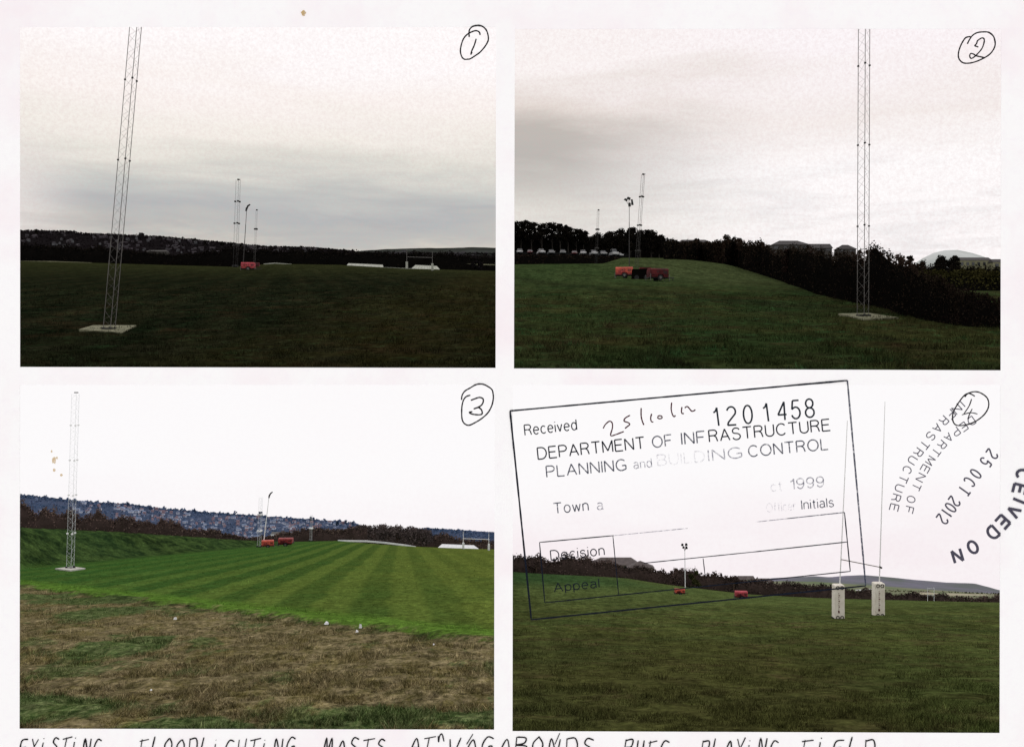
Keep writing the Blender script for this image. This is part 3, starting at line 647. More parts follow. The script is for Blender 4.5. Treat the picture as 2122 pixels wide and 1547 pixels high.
wall_strip(3, [(700, 1121.5), (725, 1122), (760, 1122.5), (800, 1126), (840, 1131), (862, 1135)], 289, 3.2, MAT['white3'], 'low_wall', 'long low white wall along the far field edge, bottom left picture', 'wall')
wall_strip(3, [(985, 1141), (1034, 1145)], 284, 4.5, MAT['white3'], 'low_wall', 'white wall continuing right of the shed, bottom left picture', 'wall')
house('warehouse', 'blue grey box building above the red trailers, bottom left picture', 'building', 3, 561, 594, 1118, 1106, 1102.5, 420, MAT['steel_pale'], MAT['steel'], .03, ov=.05)
wall_strip(1, [(41, 542), (110, 542.5), (190, 545.5)], 274, 1.6, MAT['creamw'], 'low_bank', 'thin pale strip of verge at the left field edge, top left picture', 'bank')

# ------------------------------------------------------------------ hills
def hill(k, prof, ybot, Y0, Y1, mat, label, pr=None, pw=.8):
    x0, x1 = pr or PXR[k]; nx, ny = 160, 26; vs, fs = [], []
    for j in range(ny+1):
        q = j/ny
        for i in range(nx):
            px = x0+(x1-x0)*i/(nx-1); s = interp(prof, px)
            if j < ny: Y = Y0+(Y1-Y0)*q/(1-1/ny); r = ybot+(s-ybot)*(min(1, q/(1-1/ny)))**pw; p = P(px, r, Y); p.z += mn.noise(Vector((px*.07, j*.7, k)))*.8*Y/F*(1 if j < ny-1 else .5)
            else: p = P(px, s+30, Y1*1.15)
            vs.append(tuple(p))
    for j in range(ny):
        for i in range(nx-1): a = j*nx+i; fs.append((a, a+1, a+nx+1, a+nx))
    m = MB(); m.v = vs; m.f = fs; m.m = [0]*len(fs); tag(m.build('hill', mat, None, True), label, None, None, 'structure')
    def at(px, py):
        s = interp(prof, px); q = max(0, min(1, (ybot-py)/(ybot-s)))**(1/pw); return P(px, py, Y0+(Y1-Y0)*q)
    return at
H1 = [(-200, 474), (41, 479), (150, 480), (165, 484), (240, 487), (330, 491), (400, 497), (500, 507), (560, 512), (650, 514), (730, 521), (760, 524), (1045, 530)]
H1b = [(640, 540), (720, 522), (770, 518), (800, 516), (870, 514), (940, 513.5), (980, 512), (1045, 514)]
H3 = [(-200, 1018), (41, 1026), (100, 1031), (140, 1036), (200, 1041), (270, 1045), (330, 1053), (430, 1062), (520, 1068), (600, 1074), (690, 1080), (735, 1084), (760, 1096), (800, 1120), (1045, 1140)]
H3b = [(600, 1130), (800, 1110), (880, 1094), (910, 1096), (960, 1099), (1000, 1102), (1045, 1104)]
H4 = [(1045, 1230), (1480, 1215), (1600, 1197), (1690, 1193), (1720, 1195), (1755, 1192), (1790, 1190.5), (1850, 1196), (1900, 1201), (1960, 1206), (2020, 1208), (2072, 1222), (2260, 1240)]
H4b = [(1045, 1240), (1500, 1210), (1620, 1203), (1700, 1205), (1760, 1209), (1830, 1214), (1900, 1219), (2000, 1226), (2072, 1230), (2260, 1240)]
H2 = [(1850, 560), (1890, 549), (1912, 535), (1935, 524), (1958, 518.5), (1985, 518), (2015, 524), (2045, 534), (2080, 545), (2260, 570)]
hm1 = M('dim_hill', (.010, .0085, .009), (.006, .005, .0055), .02, .95, spec=0); hm1b = M('dim_green_hill', (.040, .044, .040), (.022, .024, .020), .012, .95, spec=0)
hm3 = M('haze_blue_hill', (.050, .072, .12), (.070, .085, .135), .01, .95, spec=0); hm4 = M('moorland_hill', (.185, .175, .225), (.130, .145, .135), .007, .95, spec=0)  # the far town hill's blue is distance haze mixed into its colour
hm4b = M('farmland_hill', (.24, .23, .16), (.13, .17, .09), .006, .95, spec=0, bs=0); hm2 = M('misty_hill', (.50, .52, .51), (.36, .385, .37), .01, .95, spec=0)
at1 = hill(1, H1, 566, 700, 1500, hm1, 'dark wooded town hillside, top left picture')
at1b = hill(1, H1b, 560, 1550, 2300, hm1b, 'farther grey green hill on the right, top left picture', (640, 1045))
hill(2, H2, 575, 1400, 1700, hm2, 'pale misty hill behind the terrace, top right picture', (1850, 2260))
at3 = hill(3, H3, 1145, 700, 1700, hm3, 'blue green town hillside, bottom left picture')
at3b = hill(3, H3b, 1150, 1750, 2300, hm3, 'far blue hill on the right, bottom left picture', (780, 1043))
at4 = hill(4, H4, 1262, 1900, 2700, hm4, 'far grey purple moorland ridge, bottom right picture')
at4b = hill(4, H4b, 1262, 700, 1600, hm4b, 'patchwork of pale green fields below the ridge, bottom right picture')

# ------------------------------------------------------------------ foliage
def leafmesh(name, pts, sizes, mat, extra=None, corem=None):
    """many leaf-clump quads (numpy) plus an optional inner core"""
    n = len(pts); a = rng.normal(size=(n, 3)); a /= np.linalg.norm(a, axis=1)[:, None]; b = np.cross(a, rng.normal(size=(n, 3))); b /= np.linalg.norm(b, axis=1)[:, None]
    s = sizes[:, None]; a = a*s; b = b*s*.7
    q = np.stack([pts-a, pts+b, pts+a, pts-b], 1).reshape(-1, 3)
    ev = np.array(extra[0]).reshape(-1, 3) if extra else np.zeros((0, 3)); ef = extra[1] if extra else []
    me = bpy.data.meshes.new(name); V = np.vstack([q, ev]); me.vertices.add(len(V)); me.vertices.foreach_set('co', V.ravel())
    loops = list(range(n*4)); starts = [4*i for i in range(n)]; tot = [4]*n
    for f in ef: starts.append(len(loops)); tot.append(len(f)); loops += [i+n*4 for i in f]
    me.loops.add(len(loops)); me.loops.foreach_set('vertex_index', loops); me.polygons.add(len(starts)); me.polygons.foreach_set('loop_start', starts); me.polygons.foreach_set('loop_total', tot)
    me.materials.append(mat)
    if corem: me.materials.append(corem); me.polygons.foreach_set('material_index', [0]*n+[1]*len(ef))
    me.update(); me.validate(); return me
def hedge(k, prof, leaf, core, label, Yfun, leafpx=2.6, dens=1.0, thick=1.0, name='hedge', rag=.18, cat='hedge', kind=None, step=9.0):
    """prof: (px, bottom row, top row); stands at depth Yfun(px)"""
    xs = [p[0] for p in prof]; B = lambda x: np.interp(x, xs, [p[1] for p in prof]); T = lambda x: np.interp(x, xs, [p[2] for p in prof])
    pts, sz = [], []; x = xs[0]; seed = random.random()*100
    def crest(x): return mn.noise(Vector((x*.032, seed, 0)))*1.5+mn.noise(Vector((x*.10, seed, 5)))*.8
    area = sum((b[0]-a[0])*((a[1]-a[2])+(b[1]-b[2]))/2 for a, b in zip(prof[:-1], prof[1:]))
    n = int(area*dens*.75)
    for _ in range(n):
        x = random.uniform(xs[0], xs[-1]); b, tp = B(x), T(x); h = b-tp; topx = tp-(crest(x)+random.gauss(0, .22))*h*rag
        v = random.random()**.75; Y = Yfun(x)
        if v > .93 and random.random() < .5: continue
        y = b-(b-topx)*v+random.gauss(0, .8); Yo = random.uniform(-.5, .5)*thick*(1.15-v)*h*Y/F
        p = P(x, y, Y); p.y += Yo; pts.append(p); sz.append(leafpx*.72*Y/F*random.uniform(.4, 1.25))
    ns = max(8, int((xs[-1]-xs[0])/step)); ev, ef = [], []
    for i in range(ns+1):
        x = xs[0]+(xs[-1]-xs[0])*i/ns; Y = Yfun(x); b, tp = B(x), T(x); h = b-tp; tp = tp-crest(x)*h*rag+h*.14+random.uniform(-.04, .06)*h
        dd = h*Y/F*thick*.38
        base = P(x, b+2, Y); top = P(x, tp, Y); mid = base.lerp(top, .55)
        for c, w in ((base, 1), (mid, .9), (top, .15)): ev += [c+Vector((0, -dd*w, 0)), c+Vector((0, dd*w, 0))]
    for i in range(ns):
        a, c = i*6, (i+1)*6
        ef += [(a, c, c+2, a+2), (a+2, c+2, c+4, a+4), (a+4, c+4, c+5, a+5), (a+5, c+5, c+3, a+3), (a+3, c+3, c+1, a+1)]
    ef += [(0, 2, 4, 5, 3, 1), tuple(ns*6+j for j in (0, 1, 3, 5, 4, 2))]
    me = leafmesh(name, np.array(pts), np.array(sz), leaf, (ev, ef), core); return tag(link(name, me), label, cat, None, kind)
def tree(k, px, yb, yt, wpx, Y, leaf, label, kind='round', bark=None, group=None, n=None, leafpx=3.0, trunkpx=1.6, name='tree'):
    u = Y/F; base = P(px, yb, Y); H = (yb-yt)*u; Wd = wpx*u/2
    th = thing(name, label, 'tree', base, 0, group); m = MB(); lean = random.uniform(-.06, .06)*H
    m.rod((0, 0, -.3), (lean*.5, 0, H*.5), trunkpx*u, 7, trunkpx*u*.7); m.rod((lean*.5, 0, H*.5), (lean, 0, H*.9), trunkpx*u*.7, 6, trunkpx*u*.25)
    blobs = []
    if kind == 'pine': z0 = .46; nb = 30
    elif kind == 'bush': z0 = .05; nb = 9
    else: z0 = .28; nb = 30
    for q in range(nb):
        v = z0+(.93-z0)*(q+.5)/nb; w = Wd*(math.sin(math.pi*min(1, (v-z0+.18)/(1.1-z0+.1)))**.6); a = random.uniform(0, 2*math.pi)
        c = Vector((lean*v+math.cos(a)*w*random.uniform(.2, .85), math.sin(a)*w*.6, v*H)); r = Wd*random.uniform(.16, .42); blobs.append((c, r))
        m.rod((lean*v*.8, 0, max(.1, v-.16)*H), c, trunkpx*u*.35, 4, trunkpx*u*.12)
    m.build('trunk', bark or MAT['bark'], th)
    n = int((n or wpx*(yb-yt)*(1-z0)*1.1)*1.7); pts, sz = [], []
    for _ in range(n):
        c, r = random.choice(blobs); d = Vector((random.gauss(0, 1), random.gauss(0, 1), random.gauss(0, 1))).normalized()*r*(random.random()**.45*1.25)
        d.z *= .55 if kind == 'pine' else .8; pts.append(c+d); sz.append(leafpx*.62*u*random.uniform(.4, 1.25))
    me = leafmesh('crown', np.array(pts), np.array(sz), leaf); link('crown', me, th); return th
def const(Y): return lambda x: Y
def onground(k, prof):                           # depth of the foot of a hedge on ground k
    c = [(p[0], depth(k, p[0], p[1])) for p in prof]; return lambda x: interp(c, x)

# --- picture 1
hedge(1, [(-150, 548, 500), (41, 548, 503), (120, 548, 508), (220, 550, 512), (320, 552, 522), (365, 554, 528), (410, 556, 521), (480, 560, 510), (540, 558, 514), (620, 556, 516), (680, 558, 517), (720, 560, 521), (790, 564, 521), (860, 566, 522), (940, 568, 524), (1000, 570, 530), (1043, 572, 532)],
      LEAF['d1'], MAT['core_d'], 'dark belt of trees beyond the field, top left picture', const(300), 2.6, .8, name='tree_belt', cat='tree belt', kind='stuff', rag=.12)
hedge(1, [(930, 572, 549), (960, 572, 550), (985, 574, 548), (1043, 576, 552)], LEAF['d1'], MAT['core_d'], 'dark clipped hedge at the right field edge, top left picture', const(285), 2.2)
wall_strip(1, [(880, 550), (920, 548.5), (960, 548), (1043, 550)], 298, 2, MAT['creamw'], 'low_bank', 'thin olive field strip right of the posts, top left picture', 'bank')
tree(1, 986, 560, 540, 26, 279, LEAF['w1'], 'small round dark tree at the right field edge, top left picture', 'bush')
for px, yt, w in ((74, 474, 8), (404, 493, 11), (460, 500, 10), (480, 503, 8), (715, 516, 9), (500, 503, 9), (425, 498, 8)):
    p = at1(px, yt+12); tree(1, px, yt+13, yt, w, p.y, LEAF['d1'], f'little dark tree on the skyline {["at the far left","left of the far masts","just left of the far masts","beside the tall far mast","above the left white shed","right of the tall far mast","left of the skyline dip"][(74,404,460,480,715,500,425).index(px)]}, top left picture', 'round', n=160, leafpx=2)
# woodland between the houses
def woodland(k, at, box, n, leaf, label, skyl, leafpx=2.4, amp=4.0):
    pts, sz = [], []
    for _ in range(n):
        px = random.uniform(box[0], box[1]); s = interp(skyl, px); py = random.uniform(s-1.5, box[3]) if random.random() < .8 else s+random.uniform(-2.2, 2)
        cl = mn.noise(Vector((px*.09, py*.16, k)))
        if cl < -.12 and py > s+3: continue
        if py < s: py = s-max(0, mn.noise(Vector((px*.13, 0, k)))+.2)*amp*random.random()
        p = at(px, max(py, s+.3)); p = P(px, py, p.y-(30 if random.random() < .3 else 6)); pts.append(p+Vector((0, random.uniform(-9, 0), 0))); sz.append(leafpx*p.y/F*random.uniform(.5, 1.2))
    tag(link('woodland', leafmesh('woodland', np.array(pts), np.array(sz), leaf)), label, 'woodland', None, 'stuff')
woodland(1, at1, (-60, 735, 478, 525), 11000, LEAF['w1'], 'dark trees covering the town hillside, top left picture', H1, 2.2)
woodland(1, at1b, (700, 1043, 520, 545), 3500, LEAF['w1'], 'dark hedges and trees at the foot of the far hill, top left picture', [(700, 524), (1043, 526)], 2.2)
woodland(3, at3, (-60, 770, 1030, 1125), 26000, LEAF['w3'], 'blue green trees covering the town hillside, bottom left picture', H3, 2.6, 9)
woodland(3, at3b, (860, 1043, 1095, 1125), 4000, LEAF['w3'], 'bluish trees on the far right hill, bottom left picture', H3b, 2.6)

# --- houses of the town
def housemesh(wall, roof, L=1.0, h=.5, r=.35):
    m = MB(); m.box(-L/2, L/2, 0, .6, -.3, h); m.cur = 1
    m.add([(-L/2-.04, -.06, h), (L/2+.04, -.06, h), (L/2+.04, .66, h), (-L/2-.04, .66, h), (-L/2-.04, .3, h+r), (L/2+.04, .3, h+r)], [(0, 1, 5, 4), (1, 2, 5), (2, 3, 4, 5), (3, 0, 4)])
    m.cur = 2
    for x in (-.28*L, .0, .28*L): m.box(x-.07*L, x+.07*L, -.02, .02, h*.35, h*.75)
    return m.mesh('house', [wall, roof, MAT['glass']])
def zone(px, py):
    h = 'left of' if px < (500 if py > 800 else 270) else 'below' if px < (580 if py > 800 else 330) else 'right of'
    return h+' the church tower'
def town(k, at, n, box, skyl, variants, group, where, smin, smax, keep):
    done = []; tries = 0
    while len(done) < n and tries < 8000:
        tries += 1; px = random.uniform(box[0], box[1]); s = interp(skyl, px); py = random.uniform(s+3, box[3])
        if not keep(px, py): continue
        if any(abs(px-a) < 5.5 and abs(py-b) < 3.6 for a, b in done): continue
        done.append((px, py)); nm, me, desc = random.choice(variants); p = at(px, py); sc = random.uniform(smin, smax)*p.y/F
        o = link('house', me); o.location = P(px, py, p.y-16); o.scale = (sc, sc, sc*random.uniform(.8, 1.15)); o.rotation_euler = (0, 0, random.uniform(-.7, .7))
        zn = zone(px, py); tag(o, f'{desc} {zn}, {where}', 'house', f'{group}{nm}, {zn}')
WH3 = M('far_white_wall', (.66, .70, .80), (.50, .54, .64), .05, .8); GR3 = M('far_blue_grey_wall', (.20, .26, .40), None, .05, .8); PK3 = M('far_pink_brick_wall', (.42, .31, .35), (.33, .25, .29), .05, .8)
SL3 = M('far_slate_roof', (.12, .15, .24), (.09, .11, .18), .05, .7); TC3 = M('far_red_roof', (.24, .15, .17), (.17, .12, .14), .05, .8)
WH1 = M('dim_white_wall', (.10, .10, .105), (.06, .06, .065), .05, .8); PR1 = M('dim_purple_wall', (.036, .027, .034), (.024, .018, .022), .05, .8); SL1 = M('dim_far_roof', (.022, .018, .023), None, .05, .8)
v3 = [(' white', housemesh(WH3, SL3), 'white slate roofed house'), (' white long', housemesh(WH3, GR3, 1.7, .4, .3), 'long white row of houses'), (' grey', housemesh(GR3, SL3), 'blue grey house'),
      (' pink', housemesh(PK3, TC3), 'pinkish brick house with red roof'), (' mixed', housemesh(WH3, TC3, 1.3), 'white house with red roof')]
v1 = [(' dim', housemesh(PR1, SL1), 'dim purple grey house'), (' dim long', housemesh(PR1, PR1, 1.7, .4), 'dim long row of houses'), (' pale', housemesh(WH1, SL1, .9), 'faintly pale house')]
def keep3(px, py):
    lo = np.interp(px, [200, 300, 400, 520, 640, 735], [1066, 1082, 1100, 1120, 1104, 1098]); hi = interp(H3, px)+3
    return hi < py < lo and (px > 225 or random.random() < .15) and mn.noise(Vector((px*.02, py*.05, 2))) > -.22
town(3, at3, 250, (60, 738, 0, 1122), H3, v3, 'houses on the blue green hillside', 'bottom left picture', 3.4, 6.6, keep3)
def keep1(px, py): return mn.noise(Vector((px*.02, py*.05, 4))) > -.15 and py < np.interp(px, [41, 330, 640], [506, 525, 530])
town(1, at1, 110, (45, 660, 0, 528), H1, v1, 'houses on the dark hillside', 'dark hillside, top left picture', 4, 7, keep1)
def keep1b(px, py): return True
town(1, at1b, 24, (790, 1030, 0, 538), [(700, 521), (1043, 521)], [(' pale far', housemesh(WH1, SL1), 'tiny pale house'), (' dim far', housemesh(PR1, SL1, 1.4), 'tiny dim house')], 'houses below the far hill', 'under the far hill, top left picture', 5, 8, keep1b)
def church(k, px, yb, yt, wpx, Y, mat, label):
    u = Y/F; th = thing('church_tower', label, 'tower', P(px, yb, Y)); w = wpx*u/2; h = (yb-yt)*u
    m = MB(); m.box(-w, w, -w, w, -2, h*.86); m.box(-w*1.12, w*1.12, -w*1.12, w*1.12, h*.861, h*.9); m.build('tower', mat, th)
    m = MB()
    for sx in (-.8, -.27, .27, .8): m.box(w*sx-w*.17, w*sx+w*.17, -w*1.1, -w*.85, h*.902, h)
    m.build('battlement', mat, th)
    m = MB(); m.box(-w*.3, w*.3, -w-.3, -w-.05, h*.55, h*.75); m.build('belfry_opening', MAT['black'], th)
    m = MB(); m.box(-w*4, -w*1.02, -w*.7, w*.7, -2, h*.3); m.build('nave', mat, th)
church(1, 293.5, 493, 482.5, 8, at1(293, 494).y-5, hm1, 'dark square church tower on the skyline, top left picture')
church(3, 540, 1071, 1059, 6.5, at3(540, 1071).y-5, hm3, 'blue grey square church tower on the skyline, bottom left picture')
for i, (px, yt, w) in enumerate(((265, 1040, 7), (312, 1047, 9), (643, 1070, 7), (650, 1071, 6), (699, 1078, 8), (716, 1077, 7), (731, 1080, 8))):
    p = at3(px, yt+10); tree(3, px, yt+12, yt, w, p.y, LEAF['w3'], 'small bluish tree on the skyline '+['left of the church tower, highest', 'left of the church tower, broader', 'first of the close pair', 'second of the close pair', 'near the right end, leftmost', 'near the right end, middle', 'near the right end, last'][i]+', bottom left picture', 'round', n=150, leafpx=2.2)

# --- picture 2
Yp = 238
m = MB(); ev = []
prof = [(1045, 553, 526), (1100, 553, 527), (1200, 554, 528), (1262, 552, 530), (1288, 546, 536)]
hedge(2, prof, LEAF['d2'], MAT['core_d'], 'low dark bank of scrub below the parked cars, top right picture', const(231), 2.4, 1.0, rag=.06)
m = MB(); a = [P(1045, 526.5, 234), P(1300, 531, 234), P(1310, 524.5, 258), P(1045, 520.5, 258)]; b = [v+Vector((0, 0, -3)) for v in a]
m.add(a+b, [(0, 1, 2, 3), (0, 4, 5, 1), (1, 5, 6, 2), (2, 6, 7, 3), (3, 7, 4, 0)]); tag(m.build('car_park', M('car_park_tarmac', (.006, .006, .006), None, 1, .9, spec=0)), 'dark tarmac car park behind the bank, top right picture', None, None, 'structure')
hedge(2, [(1045, 530, 478), (1120, 530, 482), (1200, 530, 490), (1222, 530, 490), (1260, 531, 484), (1300, 534, 478), (1345, 536, 480), (1372, 538, 488), (1400, 540, 499)],
      LEAF['d1'], MAT['core_d'], 'black undergrowth beneath the pines behind the cars, top right picture', const(262), 3.0, .9, thick=.5, rag=.10)
pines = [(1062, 456, 40), (1080, 453, 38), (1102, 456, 36), (1124, 460, 34), (1146, 458, 32), (1162, 459, 30), (1178, 464, 28), (1194, 472, 26), (1209, 475, 24)]
wl = ['at the left edge, first', 'second from the left edge', 'third from the left edge', 'fourth, with a gap under its crown', 'fifth, broad crowned', 'sixth, beside the broad one', 'seventh, narrower', 'eighth, lower', 'last and lowest of the pines']
for (px, yt, w), l in zip(pines, wl):
    tree(2, px, 530, yt, w*1.12, 258+random.uniform(-6, 6), LEAF['d1'], f'dark pine behind the parked cars, {l}, top right picture', 'pine', group='pines behind the car park', n=1500, leafpx=3.0, trunkpx=1.4, name='pine_tree')
for (px, yt, w, l) in [(1237, 482, 30, 'behind the small mast'), (1262, 478, 34, 'between the small mast and the light tower'), (1286, 473, 34, 'just left of the light tower'), (1306, 469, 32, 'behind the light tower'), (1327, 476, 26, 'behind the leaning mast'),
                     (1350, 474, 42, 'round and dense, right of the leaning mast'), (1366, 486, 28, 'low shoulder of the round one')]:
    tree(2, px, 536, yt, w, 250, LEAF['d1'], f'dark broadleaf tree {l}, top right picture', 'round', n=1900, leafpx=3.0)
ph = [(1376, 537, 500), (1400, 537, 497), (1420, 538, 498), (1450, 540, 500), (1480, 544, 499), (1500, 547, 496), (1520, 551, 494), (1545, 559, 498), (1575, 568, 500), (1600, 576, 511), (1640, 590, 515), (1690, 608, 517), (1730, 618, 518), (1775, 627, 518), (1800, 632, 512), (1820, 636, 516), (1840, 640, 528), (1880, 655, 536), (1910, 661, 552), (1940, 667, 566), (1980, 673, 588), (2018, 677, 604), (2074, 682, 614), (2200, 695, 630)]
hedge(2, ph, LEAF['d2'], MAT['core_d'], 'long dark overgrown hedge running towards the right, top right picture', onground(2, ph), 3.4, .95, .5, rag=.13)
hedge(2, [(1900, 620, 562), (1960, 640, 560), (2010, 650, 560), (2074, 660, 562), (2200, 660, 562)], LEAF['ol'], MAT['core_d'], 'yellow olive bushes behind the dark hedge at right, top right picture', const(75), 4.0, .8, .6, rag=.06)
hedge(2, [(1890, 600, 546), (1940, 600, 546), (1990, 600, 553), (2060, 600, 550), (2074, 600, 551), (2200, 600, 553)], LEAF['d1'], MAT['core_d'], 'dark hedge in front of the cream terrace, top right picture', const(150), 3.0, .8, .5, rag=.08)
for px, yb, yt, w, Y, lf, l in [(1826, 640, 512, 34, 56, 'd2', 'dark spiky tree just right of the near mast'), (1862, 600, 524, 30, 95, 'b4', 'brownish thin tree right of the near mast'), (1884, 600, 526, 22, 95, 'd2', 'small dark tree beside the brownish one'),
                                (1912, 600, 538, 30, 90, 'd2', 'low dark bush before the misty hill'), (1950, 590, 530, 34, 160, 'd1', 'dark dense tree left of the cream terrace'), (1975, 590, 529, 34, 160, 'd1', 'dark rounded tree touching the cream terrace')]:
    tree(2, px, yb, yt, w, Y, LEAF[lf], l+', top right picture', 'round', n=2200 if lf == 'd1' else 1300, leafpx=3.0)
for i, (px, dy, w, lf, l) in enumerate([(1440, 6, 22, 'd2', 'low twiggy shrub near the dim roofs'), (1512, 9, 26, 'd2', 'spiky shrub rising from the hedge middle'), (1535, 7, 22, 'rs', 'russet shrub right of the spiky one'), (1583, 6, 24, 'd2', 'dark shrub left of the hip roofed house'),
        (1785, 8, 26, 'd2', 'dark shrub behind the near mast'), (1800, 4, 22, 'rs', 'russet shrub behind the near mast'), (1852, 6, 24, 'rs', 'pale russet shrub in the dip of the hedge'), (1896, 7, 22, 'rs', 'russet shrub below the misty hill'), (1700, 4, 24, 'd2', 'low dark shrub before the lower grey roof'), (1640, 3, 26, 'rs', 'russet shrub before the hip roofed house')]):
    tp = np.interp(px, [p[0] for p in ph], [p[2] for p in ph]); bt = np.interp(px, [p[0] for p in ph], [p[1] for p in ph]); Yd = onground(2, ph)(px)*1.03+2
    tree(2, px, bt-4, tp-dy, w*1.5, Yd, LEAF[lf], l+', top right picture', 'bush', n=1500, leafpx=2.8, trunkpx=1.0, name='shrub')
# cars
def carmesh():
    L = 4.2; th = bpy.data.objects.new('parked_car', None); return th
def car(px, py, wpx, paint, label, Y=236, van=False, rz=0):
    u = Y/F; s = wpx*u/1.8; th = thing('parked_car', label, 'car' if not van else 'van', P(px, py, Y), rz, 'cars parked under the pines', s)
    h = 1.05 if van else .82
    m = MB(); m.prism([(-2.1, .3), (-2.15, .62), (-1.95, h-.02), (-1.1, h+.06), (1.7, h+.04), (2.05, h-.1), (2.1, .3)], -.86, .86); m.build('body', paint, th, bevel=.05)
    top = 1.95 if van else 1.42
    m = MB(); m.add([(-.80, -1.05, h), (.80, -1.05, h), (.80, 1.75, h), (-.80, 1.75, h), (-.62, -.35, top), (.62, -.35, top), (.62, 1.2, top), (-.62, 1.2, top)], [(0, 1, 5, 4), (1, 2, 6, 5), (2, 3, 7, 6), (3, 0, 4, 7)]); m.build('windows', MAT['glass'], th)
    m = MB(); m.box(-.64, .64, -.37, 1.22, top+.002, top+.06); m.build('roof', paint, th)
    for x in (-.8, .8):
        for y in (-1.3, 1.3):
            m = MB(); m.rod((x-.1, y, .31), (x+.1, y, .31), .31, 10); m.build('wheel', MAT['rubber'], th)
    for x in (-.6, .6):
        m = MB(); m.box(x-.17, x+.17, -2.17, -2.1, .58, .74); m.build('headlight', MAT['pale'], th)
for px, py, w, pt, l, v, rz in [(1077, 526.5, 13, 'cw', 'white parked car at the left edge', 0, 0), (1098, 526.5, 11.5, 'cr', 'dull red parked car, second from the left edge', 0, 0), (1121, 527.5, 14, 'cw', 'white parked car right of the red one', 0, .15),
     (1142, 528, 13, 'cs', 'silver grey parked car, fourth from the left edge', 0, .1), (1166, 528, 13, 'cs', 'dim grey parked car, fifth from the left edge', 0, 0), (1190, 529, 12, 'cr', 'dark parked car left of the white hatchback', 0, 0), (1208, 529, 13, 'cw', 'white hatchback left of the small mast', 0, 0),
     (1230, 530, 14, 'cw', 'white parked car beside the small mast', 0, .1), (1249, 531, 14, 'cs', 'silver parked car right of the small mast', 0, .1), (1272, 531, 13, 'cw', 'tall white van near the light tower', 1, .2), (1283, 532, 10, 'cw', 'low white car beside the tall van', 0, .4)]:
    car(px, py, w, MAT[pt], l+', top right picture', van=bool(v), rz=rz)

# --- picture 3
h3 = [(-150, 1094, 1044), (41, 1098, 1048), (75, 1100, 1051), (110, 1102, 1056), (200, 1106, 1062), (240, 1107, 1070), (300, 1110, 1078), (320, 1112, 1086), (345, 1114, 1078), (375, 1116, 1088), (400, 1117, 1096), (430, 1119, 1091), (460, 1121, 1103), (500, 1124, 1111), (545, 1128, 1113)]
hedge(3, h3, LEAF['b3'], MAT['core_b'], 'brown leafless hedge on top of the bank, bottom left picture', const(262), 3.0, 1.1, .8, rag=.30)
hedge(3, [(545, 1130, 1113), (600, 1128, 1098), (640, 1126, 1092), (700, 1126, 1097), (760, 1128, 1092)], LEAF['b3'], MAT['core_b'], 'low brown hedge behind the red trailers, bottom left picture', const(300), 3.0, 1.0, .8, rag=.12)
hedge(3, [(640, 1126, 1094), (700, 1127, 1096), (735, 1128, 1091), (745, 1130, 1087), (790, 1134, 1088), (830, 1138, 1090), (870, 1142, 1094), (905, 1146, 1106), (930, 1148, 1112)], LEAF['b3g'], MAT['core_b'], 'dark grey brown wood behind the white wall, bottom left picture', const(330), 3.4, 1.1, .8, rag=.08, name='tree_belt', cat='wood')
hedge(3, [(900, 1146, 1108), (940, 1148, 1110), (980, 1150, 1116), (1043, 1152, 1120)], LEAF['b3'], MAT['core_b'], 'reddish brown hedge between the posts, bottom left picture', const(318), 3.0, 1.0, .8)
for i, (px, yt, w) in enumerate(((760, 1086, 36), (790, 1087, 34), (822, 1090, 40), (850, 1093, 42), (880, 1097, 36))):
    tree(3, px, 1135, yt, w, 305, LEAF['b3g'], f'bare grey brown tree in the wood, {["leftmost","second from left","middle","right of the middle","rightmost and lowest"][i]}, bottom left picture', 'round', MAT['branch'], n=900, leafpx=3.0)
def litter(px, py, w, h, label):
    Y = depth(3, px, py); u = Y/F; b = ground(3, px, Y); m = MB(); n = 7; vs = []
    for j in range(2):
        for q in range(n): a = 2*math.pi*q/n; r = random.uniform(.6, 1)*(1 if j == 0 else .55); vs.append((math.cos(a)*w/2*u*r, math.sin(a)*w/2*u*r, (.0 if j == 0 else h*u*random.uniform(.6, 1.1))))
    m.add(vs, [(q, (q+1) % n, n+(q+1) % n, n+q) for q in range(n)]+[tuple(range(n, 2*n))]); o = m.build('litter', MAT['white3']); o.location = b+Vector((0, 0, .09)); tag(o, label, 'litter')
litter(363, 1288, 9, 5, 'single scrap of white litter on the brown grass, left one'); litter(677, 1298, 13, 5, 'long white scrap of litter near the lawn edge'); litter(747, 1306, 9, 8, 'crumpled white scrap of litter, upper of the pair'); litter(740, 1315, 8, 4, 'flat white scrap of litter, lower of the pair')
litter(899, 1342, 5, 3, 'tiny pale scrap of litter on the right of the brown grass'); litter(313, 1440, 7, 3, 'small grey white scrap in the near green grass')

# --- picture 4
h4 = [(1045, 1190, 1143), (1062, 1190, 1146), (1075, 1190, 1155), (1110, 1191, 1156), (1125, 1192, 1152), (1180, 1195, 1154), (1230, 1198, 1154), (1262, 1201, 1162), (1300, 1203, 1176), (1350, 1209, 1177), (1383, 1215, 1186), (1395, 1217, 1182), (1410, 1219, 1178), (1440, 1222, 1180), (1465, 1225, 1189), (1520, 1230, 1192), (1560, 1234, 1199), (1620, 1238, 1203), (1680, 1243, 1208), (1730, 1246, 1213), (1760, 1248, 1220), (1850, 1254, 1228), (1900, 1257, 1229), (1960, 1261, 1232), (2000, 1264, 1236), (2040, 1266, 1233), (2072, 1268, 1233), (2250, 1276, 1238)]
hedge(4, h4, LEAF['b4'], MAT['core_b'], 'long brown hedge along the far side of the pitch, bottom right picture', const(236), 3.0, 1.15, .7, rag=.20)
